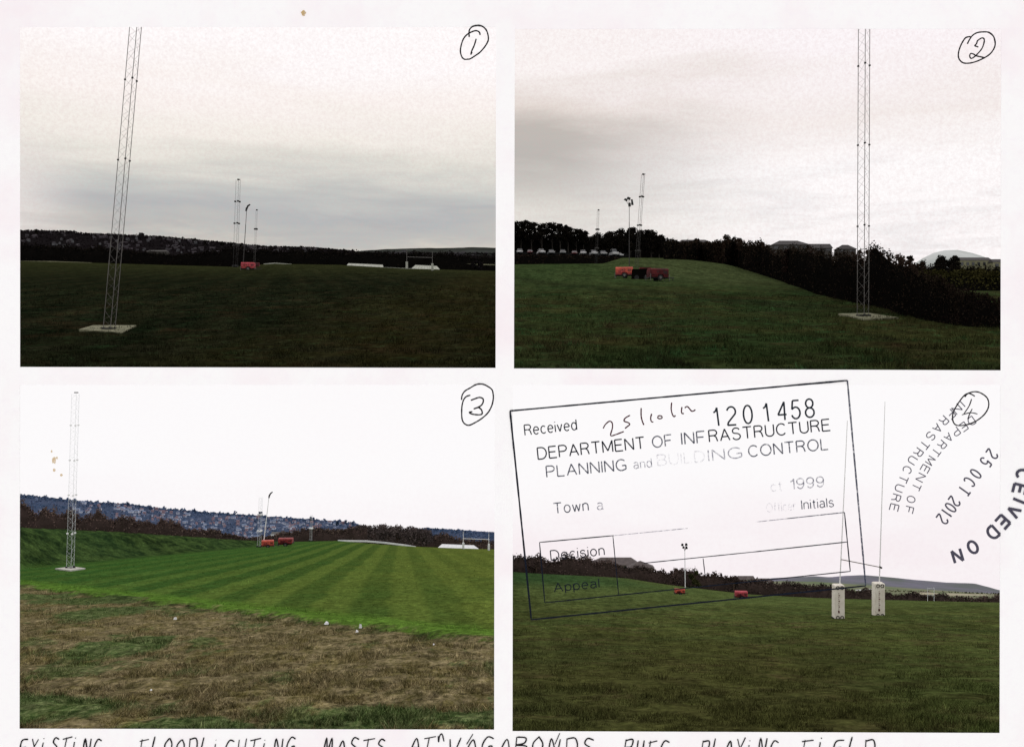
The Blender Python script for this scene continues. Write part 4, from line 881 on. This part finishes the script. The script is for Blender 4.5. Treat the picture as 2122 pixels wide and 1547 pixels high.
for i, (px, yb, yt, w) in enumerate(((1402, 1216, 1176, 30), (1440, 1220, 1180, 30), (1112, 1192, 1152, 30), (1520, 1228, 1192, 30))):
    tree(4, px, yb, yt, w, 232, LEAF['g4' if i in (1,) else 'b4'], ['dark bushy tree left of the lamp pole', 'greener bushy tree right of the lamp pole', 'dark tree near the left end of the hedge', 'low dark tree above the right trailer'][i]+', bottom right picture', 'bush', MAT['branch'], n=1100)
# little hedges, trees and white farms in the far fields
woodland(4, at4b, (1560, 2072, 1212, 1240), 1500, LEAF['g4'], 'dotted trees in the far farmland, bottom right picture', [(1560, 1214), (2072, 1229)], 2.4)
house('farmhouse', 'pale farm building far out under the ridge, bottom right picture', 'building', 4, 1908, 1932, 1232, 1228, 1226, 900, MAT['wall4'], MAT['wall4'], .05)
m = MB()
for (xa, ya, xb, yb, yb2, c) in ((1772, 1221, 1810, 1219, 1223, 0), (1905, 1227, 1945, 1228, 1231, 1), (1960, 1228, 2050, 1231, 1233, 1)):
    a = [P(xa, ya, 880), P(xb, yb, 900), P(xb-6, yb2, 840), P(xa+3, yb2, 840)]
    q = MB(); q.add(a, [(3, 2, 1, 0)]); tag(q.build('field_patch', M('pale_field', (.62, .62, .60) if c == 0 else (.42, .38, .25), None, .02, .9)), 'pale field patch below the ridge, bottom right picture', None, None, 'structure')

# ------------------------------------------------------------------ ink on the sheet
INK = dict(pen=ink_mat('pen_ink', (.018, .016, .018), 1.0, 10, .1), stamp=ink_mat('stamp_ink', (.010, .013, .022), .90, 26, .36), mid=ink_mat('worn_stamp_ink', (.05, .058, .09), .80, 26, .43),
           faint=ink_mat('faint_stamp_ink', (.14, .14, .20), .60, 26, .49), vfaint=ink_mat('very_faint_stamp_ink', (.25, .24, .32), .30, 26, .55), big=ink_mat('broad_stamp_ink', (.075, .072, .10), .98, 26, .27), maroon=ink_mat('dark_red_pen_ink', (.06, .012, .02), 1.0, 10, .1),
           grey=ink_mat('grey_stamp_ink', (.085, .08, .11), .96, 26, .34), stain=ink_mat('brown_stain', (.55, .38, .16), .8, 30, .40), num=ink_mat('number_stamp_ink', (.022, .028, .036), .97, 26, .34))
DI = D-.006; U = D/F
def ip(px, py): return P(px, py, DI)
def smooth_path(pts, sub=5):
    if len(pts) < 3: return pts
    out = []; n = len(pts)
    for i in range(n-1):
        p0, p1, p2, p3 = [Vector(pts[max(0, min(n-1, j))]) for j in (i-1, i, i+1, i+2)]
        for s in range(sub):
            q = s/sub; out.append(.5*((2*p1)+(-p0+p2)*q+(2*p0-5*p1+4*p2-p3)*q*q+(-p0+3*p1-3*p2+p3)*q**3))
    out.append(Vector(pts[-1])); return [tuple(p) for p in out]
def stroke(name, paths, w, mat, parent, smooth=True, vary=True):
    """pen strokes: a flattened ribbon of ink with width w (photo pixels)"""
    cu = bpy.data.curves.new(name, 'CURVE'); cu.dimensions = '3D'; cu.bevel_depth = w/2*U; cu.bevel_resolution = 1; cu.use_fill_caps = True
    for pth in paths:
        q = smooth_path([(a, b) for a, b in pth]) if smooth else pth
        sp = cu.splines.new('POLY'); sp.points.add(len(q)-1)
        for i, (a, b) in enumerate(q):
            v = ip(a, b); sp.points[i].co = (v.x, 0, v.z, 1)
            if vary: sp.points[i].radius = random.uniform(.85, 1.12)*(.75 if i in (0, len(q)-1) else 1)
    tmp = bpy.data.objects.new('tmp', cu); me = bpy.data.meshes.new_from_object(tmp); bpy.data.objects.remove(tmp)
    n = len(me.vertices); co = np.zeros(n*3); me.vertices.foreach_get('co', co); co = co.reshape(-1, 3); co[:, 1] = co[:, 1]*.3+DI; me.vertices.foreach_set('co', co.ravel())
    me.materials.clear(); me.materials.append(mat); me.update(); o = link(name, me, parent); return o
def arc(cx, cy, rx, ry, a0, a1, n=12): return [(cx+rx*math.cos(math.radians(a0+(a1-a0)*i/n)), cy+ry*math.sin(math.radians(a0+(a1-a0)*i/n))) for i in range(n+1)]
def ring(cx, cy, rx, ry, n=18): return arc(cx, cy, rx, ry, 0, 360, n)
GL = {  # plain grotesque capitals, small letters and figures: (width, strokes), cap height 1
 'A': (.68, [[(0, 0), (.34, 1), (.68, 0)], [(.12, .34), (.56, .34)]]), 'B': (.6, [[(0, 0), (0, 1), (.34, 1)]+arc(.34, .76, .22, .24, 90, -90, 8)+[(0, .52)], [(.34, .52)]+arc(.34, .26, .26, .26, 90, -90, 8)+[(0, 0)]]),
 'C': (.68, [arc(.36, .5, .36, .5, 42, 318)]), 'D': (.66, [[(0, 0), (0, 1), (.28, 1)]+arc(.28, .5, .38, .5, 90, -90)+[(0, 0)]]), 'E': (.56, [[(.56, 1), (0, 1), (0, 0), (.58, 0)], [(0, .53), (.5, .53)]]),
 'F': (.54, [[(.54, 1), (0, 1), (0, 0)], [(0, .5), (.46, .5)]]), 'G': (.72, [arc(.37, .5, .37, .5, 45, 300)+[(.70, .12), (.70, .45), (.42, .45)]]), 'I': (.0, [[(0, 0), (0, 1)]]), 'L': (.5, [[(0, 1), (0, 0), (.5, 0)]]),
 'M': (.74, [[(0, 0), (0, 1), (.37, .12), (.74, 1), (.74, 0)]]), 'N': (.62, [[(0, 0), (0, 1), (.62, 0), (.62, 1)]]), 'O': (.76, [ring(.38, .5, .38, .5)]), 'P': (.58, [[(0, 0), (0, 1), (.32, 1)]+arc(.32, .74, .26, .26, 90, -90, 8)+[(0, .48)]]),
 'R': (.62, [[(0, 0), (0, 1), (.34, 1)]+arc(.34, .76, .24, .24, 90, -90, 8)+[(0, .52)], [(.34, .52), (.50, .40), (.60, 0)]]), 'S': (.58, [arc(.29, .75, .26, .25, 20, 230, 9)+arc(.30, .25, .28, .27, 75, -165, 10)]),
 'T': (.64, [[(0, 1), (.64, 1)], [(.32, 1), (.32, 0)]]), 'U': (.6, [[(0, 1), (0, .32)]+arc(.3, .30, .3, .30, 180, 360, 10)+[(.6, .32), (.6, 1)]]), 'V': (.64, [[(0, 1), (.32, 0), (.64, 1)]]),
 'a': (.46, [arc(.22, .55, .20, .17, 160, 0, 7)+[(.43, .12), (.47, .0)], [(.42, .43)]+arc(.20, .20, .20, .20, 70, 300, 10)+[(.42, .16)]]), 'c': (.44, [arc(.24, .36, .24, .36, 45, 315, 12)]), 'd': (.46, [ring(.23, .36, .23, .36), [(.46, 1), (.46, 0)]]),
 'e': (.48, [[(0, .38), (.48, .38)]+arc(.24, .36, .24, .36, 5, 315, 14)]), 'f': (.28, [[(.12, 0), (.12, .82)]+arc(.26, .84, .14, .16, 180, 90, 5), [(0, .7), (.28, .7)]]), 'i': (.0, [[(0, 0), (0, .70)], [(0, .92), (0, 1)]]), 'l': (.0, [[(0, 0), (0, 1)]]),
 'n': (.42, [[(0, 0), (0, .7)], [(0, .46)]+arc(.21, .48, .21, .24, 180, 0, 8)+[(.42, 0)]]), 'o': (.48, [ring(.24, .36, .24, .36)]), 'p': (.46, [[(0, -.26), (0, .7)], ring(.23, .36, .23, .36)]), 'r': (.24, [[(0, 0), (0, .7)], [(0, .42), (.06, .62), (.24, .7)]]),
 's': (.42, [arc(.21, .53, .19, .18, 20, 230, 8)+arc(.21, .18, .20, .19, 75, -165, 9)]), 't': (.26, [[(.12, .92), (.12, .14)]+arc(.24, .14, .12, .14, 180, 270, 4), [(0, .7), (.26, .7)]]), 'v': (.42, [[(0, .7), (.21, 0), (.42, .7)]]), 'w': (.62, [[(0, .7), (.15, 0), (.31, .66), (.47, 0), (.62, .7)]]),
 '0': (.5, [ring(.25, .5, .25, .5)]), '1': (.24, [[(0, .74), (.14, .82), (.24, 1), (.24, 0)]]), '2': (.5, [arc(.25, .73, .25, .27, 165, -30, 10)+[(.06, .16), (0, 0), (.5, 0)]]), '4': (.54, [[(.42, 0), (.42, 1), (0, .30), (.54, .30)]]),
 '5': (.5, [[(.46, 1), (.1, 1), (.04, .52)]+arc(.25, .32, .25, .32, 120, -160, 11)]), '8': (.5, [ring(.25, .76, .21, .24), ring(.25, .26, .25, .26)]), '9': (.5, [ring(.25, .70, .25, .30), arc(.23, .55, .27, .55, 20, -140, 8)]), ' ': (.12, [])}
def text(name, s, p0, p1, cap, mat, parent, weight=.12):
    """plain stamped lettering whose baseline runs from p0 to p1 (photo pixels)"""
    sp = .21; tot = sum(GL[c][0] for c in s)+sp*(len(s)-1); d = Vector((p1[0]-p0[0], p1[1]-p0[1])); L = d.length; d.normalize(); up = Vector((d.y, -d.x)); w = cap*weight; L -= w; k = L/tot if tot > .01 else 0
    cx = w/2; paths = []
    for c in s:
        for q in GL[c][1]: paths.append([(p0[0]+d.x*(cx+a*k)+up.x*b*(cap-w)+up.x*w/2, p0[1]+d.y*(cx+a*k)+up.y*b*(cap-w)+up.y*w/2) for a, b in q])
        cx += (GL[c][0]+sp)*k
    out = []
    for q in paths:
        cur = [q[0]]
        for i in range(1, len(q)):
            cur.append(q[i])
            if i < len(q)-1:
                a = Vector(q[i])-Vector(q[i-1]); b = Vector(q[i+1])-Vector(q[i])
                if a.length > 0 and b.length > 0 and a.angle(b) > .6: out.append(cur); cur = [q[i]]
        out.append(cur)
    return stroke(name, out, w, mat, parent, False, False)
def glyph_at(name, ch, cx, cy, ang, cap, wid, mat, parent, weight=.12):
    """one letter centred on (cx,cy); ang = reading direction in photo pixels (radians, y down)"""
    d = Vector((math.cos(ang), math.sin(ang))); up = Vector((d.y, -d.x)); b = Vector((cx, cy))-up*cap/2
    return text(name, ch, b-d*wid/2, b+d*wid/2, cap, mat, parent, weight)
pt = lambda: (0, 0, 0)
# circled numbers (traced pen strokes)
def Z(x0, y0, s, pts): return [(x0+x/s, y0+y/s) for x, y in pts]
s1 = 15.47
n1_ = thing('handwritten_number', 'circled handwritten number 1 on the top left picture', 'writing')
stroke('circle', [Z(930, 40, s1, [(655, 575), (650, 430), (670, 330), (760, 240), (910, 200), (1060, 225), (1180, 320), (1240, 440), (1270, 600), (1250, 720), (1150, 890), (1000, 1060), (850, 1170), (690, 1270), (600, 1285), (500, 1285), (420, 1210), (375, 1060), (385, 900), (440, 700), (520, 560), (650, 450), (830, 375), (930, 385), (985, 430), (1005, 510)])], 3.5, INK['pen'], n1_)
stroke('digit', [Z(930, 40, s1, [(880, 630), (820, 830), (740, 1010), (705, 1140)]), Z(930, 40, s1, [(705, 1140), (755, 1060)])], 3.5, INK['pen'], n1_)
n2_ = thing('handwritten_number', 'circled handwritten number 2 on the top right picture', 'writing')
stroke('circle', [Z(1970, 50, s1, [(535, 640), (600, 510), (700, 370), (850, 280), (1050, 255), (1220, 270), (1360, 380), (1415, 520), (1425, 680), (1360, 840), (1240, 980), (1070, 1090), (850, 1190), (640, 1250), (440, 1255), (320, 1190), (250, 1060), (260, 880), (320, 700), (410, 530), (500, 430), (640, 405)])], 3.4, INK['pen'], n2_)
stroke('digit', [Z(1970, 50, s1, [(890, 740), (800, 710), (775, 690), (830, 630), (870, 530), (1000, 450), (1070, 480), (1070, 600), (1000, 790), (850, 970), (720, 1080), (650, 1100), (610, 1030), (640, 950), (720, 960), (820, 1020), (950, 1050), (1080, 1080)])], 3.2, INK['pen'], n2_)
n3_ = thing('handwritten_number', 'circled handwritten number 3 on the bottom left picture', 'writing'); s3 = 14.06
stroke('circle', [Z(940, 780, s3, [(230, 680), (250, 540), (330, 420), (480, 330), (640, 240), (800, 215), (950, 260), (1110, 370), (1150, 500), (1155, 650), (1110, 850), (1000, 1050), (830, 1210), (640, 1330), (450, 1415), (320, 1370), (250, 1250), (235, 1050), (245, 850), (290, 680), (370, 580), (490, 540)])], 3.5, INK['pen'], n3_)
stroke('digit', [Z(940, 780, s3, [(500, 690), (620, 645), (750, 605), (850, 640), (865, 720), (820, 820), (720, 890), (580, 940)]), Z(940, 780, s3, [(720, 890), (800, 950), (830, 1020), (825, 1090), (720, 1110), (540, 1090), (460, 1040), (550, 1022)])], 3.7, INK['pen'], n3_)
n4_ = thing('handwritten_number', 'circled handwritten number 4 over the round stamp, bottom right picture', 'writing'); s4 = 3.684
stroke('circle', [Z(1780, 780, s4, [(885, 150), (840, 128), (800, 148), (750, 215), (718, 280), (718, 340), (750, 372), (830, 365), (900, 335), (960, 285), (990, 225), (980, 165), (930, 125), (880, 115), (830, 130), (808, 155)])], 3.2, INK['pen'], n4_)
stroke('digit', [Z(1780, 780, s4, [(860, 170), (840, 225), (800, 285)]), Z(1780, 780, s4, [(785, 292), (850, 275), (905, 285)]), Z(1780, 780, s4, [(865, 245), (845, 285), (830, 325)])], 2.6, INK['pen'], n4_)
# rectangular stamp
rs = thing('rectangular_stamp', 'large rectangular blue black office stamp over the bottom right picture', 'stamp')
def line(nm, pts, w, mat): 
    q = []
    for a, b in zip(pts[:-1], pts[1:]):
        n = max(2, int(math.dist(a, b)/12)); q += [(a[0]+(b[0]-a[0])*i/n, a[1]+(b[1]-a[1])*i/n) for i in range(n)]
    stroke(nm, [q+[pts[-1]]], w, mat, rs, False)
line('border_line', [(1057, 851), (1756, 788)], 4.2, INK['stamp']); line('border_line', [(1057, 851), (1101, 1283)], 4.4, INK['stamp'])
line('border_line', [(1756, 788), (1794, 1213)], 4.0, INK['mid']); line('border_line', [(1101, 1283), (1794, 1213)], 3.6, INK['stamp'])
line('table_line', [(1118, 1123), (1272, 1109)], 2.6, INK['stamp']); line('table_line', [(1272, 1109), (1425, 1094)], 1.8, INK['faint']); line('table_line', [(1565, 1081), (1630, 1074)], 1.8, INK['faint']); line('table_line', [(1630, 1074), (1750, 1061)], 2.4, INK['mid'])
line('table_line', [(1750, 1061), (1762, 1183)], 2.8, INK['stamp']); line('table_line', [(1762, 1183), (1129, 1248)], 2.6, INK['stamp']); line('table_line', [(1118, 1123), (1129, 1248)], 2.8, INK['stamp'])
line('table_line', [(1335, 1166), (1560, 1143)], 2.3, INK['stamp']); line('table_line', [(1560, 1143), (1757, 1122)], 2.6, INK['stamp'])
line('table_line', [(1270, 1109), (1282, 1232)], 2.2, INK['stamp']); line('table_line', [(1457, 1156), (1461, 1191)], 2.4, INK['stamp'])
text('lettering', 'Received', (1087, 903), (1197, 891), 24, INK['stamp'], rs)
for ch, x, y in zip('1201458', (1487, 1517, 1551, 1590, 1622, 1650, 1679), (885, 883, 880, 876, 873, 870, 867)):
    text('stamped_digit', ch, (x-(7 if ch == '1' else 11), y), (x+(5 if ch == '1' else 11), y-1.5), 42, INK['num'], rs, .10)
text('lettering', 'DEPARTMENT', (1114, 953), (1338, 930), 27, INK['stamp'], rs); text('lettering', 'OF', (1352, 929), (1395, 924), 26, INK['mid'], rs); text('lettering', 'INF', (1412, 922), (1463, 918), 27, INK['mid'], rs); text('lettering', 'RASTRUCTURE', (1469, 917), (1722, 893), 27, INK['stamp'], rs)
text('lettering', 'PLANNING', (1132, 990), (1300, 975), 26, INK['mid'], rs); text('lettering', 'and', (1313, 972), (1352, 968), 20, INK['faint'], rs); text('lettering', 'BUILD', (1362, 966), (1462, 957), 25, INK['vfaint'], rs)
text('lettering', 'ING', (1468, 956), (1540, 949), 25, INK['faint'], rs); text('lettering', 'CONTROL', (1551, 948), (1718, 932), 26, INK['mid'], rs)
text('lettering', 'Town', (1147, 1065), (1221, 1058), 24, INK['mid'], rs); text('lettering', 'a', (1237, 1057), (1251, 1056), 22, INK['faint'], rs); text('lettering', 'ct', (1597, 1019), (1622, 1017), 22, INK['vfaint'], rs)
text('lettering', '1999', (1638, 1015), (1709, 1009), 24, INK['faint'], rs); text('lettering', 'Officer', (1588, 1062), (1650, 1057), 20, INK['vfaint'], rs); text('lettering', 'Initials', (1661, 1056), (1729, 1050), 21, INK['mid'], rs)
text('lettering', 'Decision', (1141, 1161), (1254, 1150), 22, INK['stamp'], rs); text('lettering', 'Appeal', (1148, 1227), (1243, 1217), 20, INK['stamp'], rs)
# handwritten date in the stamp
hd = thing('handwritten_date', 'dark red handwritten date 25/10/12 inside the rectangular stamp', 'writing'); sd = 9.645
for nm, pts in (('digit', [(95, 650), (140, 570), (220, 505), (275, 540), (280, 640), (245, 790), (350, 770), (430, 740), (510, 710)]), ('digit', [(635, 385), (540, 440), (515, 500), (600, 535), (625, 570), (580, 610), (530, 650)]), ('slash', [(855, 240), (855, 400), (880, 510), (910, 580)]),
                ('digit', [(1065, 355), (1045, 440), (1060, 510), (1100, 520)]), ('digit', [(1180, 420), (1215, 395), (1265, 405), (1270, 440), (1220, 455), (1175, 430)]), ('slash', [(1465, 130), (1455, 260), (1480, 370), (1515, 415), (1540, 385)]), ('digit', [(1670, 220), (1660, 310), (1675, 350), (1710, 350)]),
                ('digit', [(1725, 240), (1770, 210), (1810, 240), (1860, 300), (1900, 300), (1940, 275)])):
    stroke(nm, [Z(1240, 820, sd, pts)], 3.2, INK['maroon'], hd)
# round stamp
rd = thing('round_stamp', 'grey round date stamp reading upside down at the right edge', 'stamp')
def along(s, ctr, cap, wid, mat, nm='lettering'):
    n = len(s)-1; ks = [c[0] for c in ctr]
    f = lambda i: Vector((np.interp(i, ks, [c[1] for c in ctr]), np.interp(i, ks, [c[2] for c in ctr])))
    for i, ch in enumerate(s):
        if ch == ' ': continue
        a, b = f(max(0, i-1.6)), f(min(n, i+1.6)); dd = b-a
        glyph_at(nm, ch, *f(i), math.atan2(dd.y, dd.x), cap, wid*(.18 if ch in 'I1' else 1.1 if ch in 'MN' else 1), mat, rd)
along('INFRASTRUCTURE', [(0, 1994, 836), (1, 1983, 847), (2, 1970, 858), (3, 1956, 871), (4, 1943, 887), (5, 1929, 903), (6, 1916, 921), (7, 1903, 937), (8, 1891, 953), (9, 1880, 973), (10, 1872, 992), (11, 1864, 1011), (12, 1857, 1031), (13, 1853, 1051)], 20, 15.5, INK['grey'])
along('DEPARTMENT OF', [(0, 2013, 872), (1, 1997, 884), (2, 1981, 894), (3, 1966, 906), (4, 1952, 921), (5, 1940, 936), (6, 1928, 954), (7, 1917, 971), (8, 1908, 989), (9, 1899, 1008), (10, 1894, 1020), (11, 1888, 1034), (12, 1884, 1056)], 19, 15, INK['grey'])
for ch, x, y in (('2', 2056, 940), ('5', 2043, 957), ('O', 2022, 981), ('C', 2009, 998), ('T', 1998, 1016), ('2', 1978, 1038), ('0', 1970, 1051), ('1', 1962, 1062), ('2', 1953, 1075)):
    glyph_at('date_character', ch, x, y, math.atan2(142, -101), 29, 5 if ch == '1' else 14, INK['grey'], rd, .13)
for ch, x, y, an in (('C', 2120, 982, 98), ('E', 2113, 1013, 104), ('I', 2112, 1037, 112), ('V', 2101, 1059, 120), ('E', 2078, 1081, 132), ('D', 2057, 1103, 138), ('O', 2016, 1133, 150), ('N', 1984, 1151, 163)):
    glyph_at('large_letter', ch, x, y, math.radians(an), 32, 24 if ch not in 'I' else 6, INK['big'], rd, .20)
# handwritten caption along the foot of the sheet (only its upper half is in view)
SF = {'A': [[(0, 1), (.5, 0), (.9, 1)], [(.15, .6), (.85, .6)]], 'B': [[(0, 0), (0, 1)], [(0, .05), (.7, .1), (.6, .42), (0, .5), (.8, .6), (.7, .95), (0, 1)]], 'C': [[(.8, .1), (.3, 0), (0, .5), (.3, 1), (.8, .9)]], 'D': [[(0, 0), (.1, 1)], [(0, .05), (.6, 0), (.85, .5), (.6, .95), (.1, 1)]],
      'E': [[(.75, 0), (.05, .1), (0, .95), (.7, 1)], [(0, .5), (.6, .42)]], 'F': [[(0, 1), (.1, 0)], [(-.15, .1), (.75, 0)], [(.05, .5), (.5, .45)]], 'G': [[(.8, .1), (.3, 0), (0, .5), (.3, 1), (.7, .9), (.75, .55), (.45, .55)]], 'H': [[(0, 0), (0, 1)], [(.7, -.05), (.7, 1)], [(0, .5), (.7, .45)]],
      'I': [[(.1, .25), (.05, 1)], [(.1, .0), (.16, .02)]], 'L': [[(.1, -.1), (0, .95), (.6, 1)]], 'M': [[(0, 1), (.15, 0), (.4, .7), (.7, 0), (.85, 1)]], 'N': [[(0, 1), (.05, 0), (.65, 1), (.75, 0)]], 'O': [[(.4, 0), (0, .4), (.2, 1), (.6, .9), (.75, .4), (.4, 0)]],
      'P': [[(0, 0), (0, 1)], [(0, .05), (.7, 0), (.7, .45), (0, .5)]], 'R': [[(0, 0), (0, 1)], [(0, .05), (.7, 0), (.7, .4), (.05, .5), (.75, 1)]], 'S': [[(.75, .1), (.3, 0), (.1, .3), (.6, .6), (.5, .95), (0, .95)]], 'T': [[(-.1, .1), (1.0, -.05)], [(.4, 0), (.3, 1)]], 'U': [[(0, 0), (.1, .9), (.6, .9), (.7, 0)]],
      'V': [[(0, 0), (.3, 1), (.8, -.1)]], 'X': [[(0, 0), (.7, 1)], [(.75, 0), (0, 1)]], 'Y': [[(0, 0), (.4, .5)], [(.85, -.05), (.2, 1)]]}
hc = thing('handwritten_caption', 'black handwritten caption line along the foot of the sheet', 'writing')
for wd, x0, x1, yt in (('EXISTING', 40, 214, 1530), ('FLOODLIGHTING', 288, 618, 1530), ('MASTS', 668, 806, 1530), ('AT', 848, 905, 1527), ('VAGABONDS', 928, 1240, 1528), ('RUFC', 1292, 1392, 1532), ('PLAYING', 1452, 1618, 1532), ('FIELD', 1662, 1822, 1530)):
    n = len(wd); pitch = (x1-x0)/n; paths = []
    for i, ch in enumerate(wd):
        w = pitch*.78; h = random.uniform(30, 38); dy = random.uniform(-3, 3)
        for pth in SF[ch]: paths.append([(x0+i*pitch+a*w+(1-b)*5+random.uniform(-.8, .8), yt+dy+b*h+random.uniform(-.8, .8)) for a, b in pth])
    stroke('handwritten_word', paths, 3.2, INK['pen'], hc)
stroke('tick', [[(908, 1524), (909, 1536), (911, 1524), (916, 1520), (920, 1535)], [(967, 1541), (980, 1520)], [(1150, 1541), (1160, 1518)]], 2.8, INK['pen'], hc)
# stains
def blot(label, spots):
    th = thing('stain', label, 'stain', ip(*spots[0][:2]))
    for x, y, r, ry in spots:
        m = MB(); n = 11; c = ip(x, y); vs = [c]+[ip(x+math.cos(2*math.pi*k/n)*r*random.uniform(.7, 1.15), y+math.sin(2*math.pi*k/n)*ry*random.uniform(.7, 1.15)) for k in range(n)]
        m.add([v-ip(*spots[0][:2]) for v in vs], [(0, 1+k, 1+(k+1) % n) for k in range(n)]); m.build('blot', INK['stain'], th)
blot('small round brown stain at the top margin of the sheet', [(629, 27, 5.5, 6)]); blot('brown speckled stain left of the pale mast, bottom left picture', [(112, 953, 5, 8), (107, 935, 2, 3), (112, 973, 3, 4), (127, 984, 3, 3), (118, 948, 2, 3)])
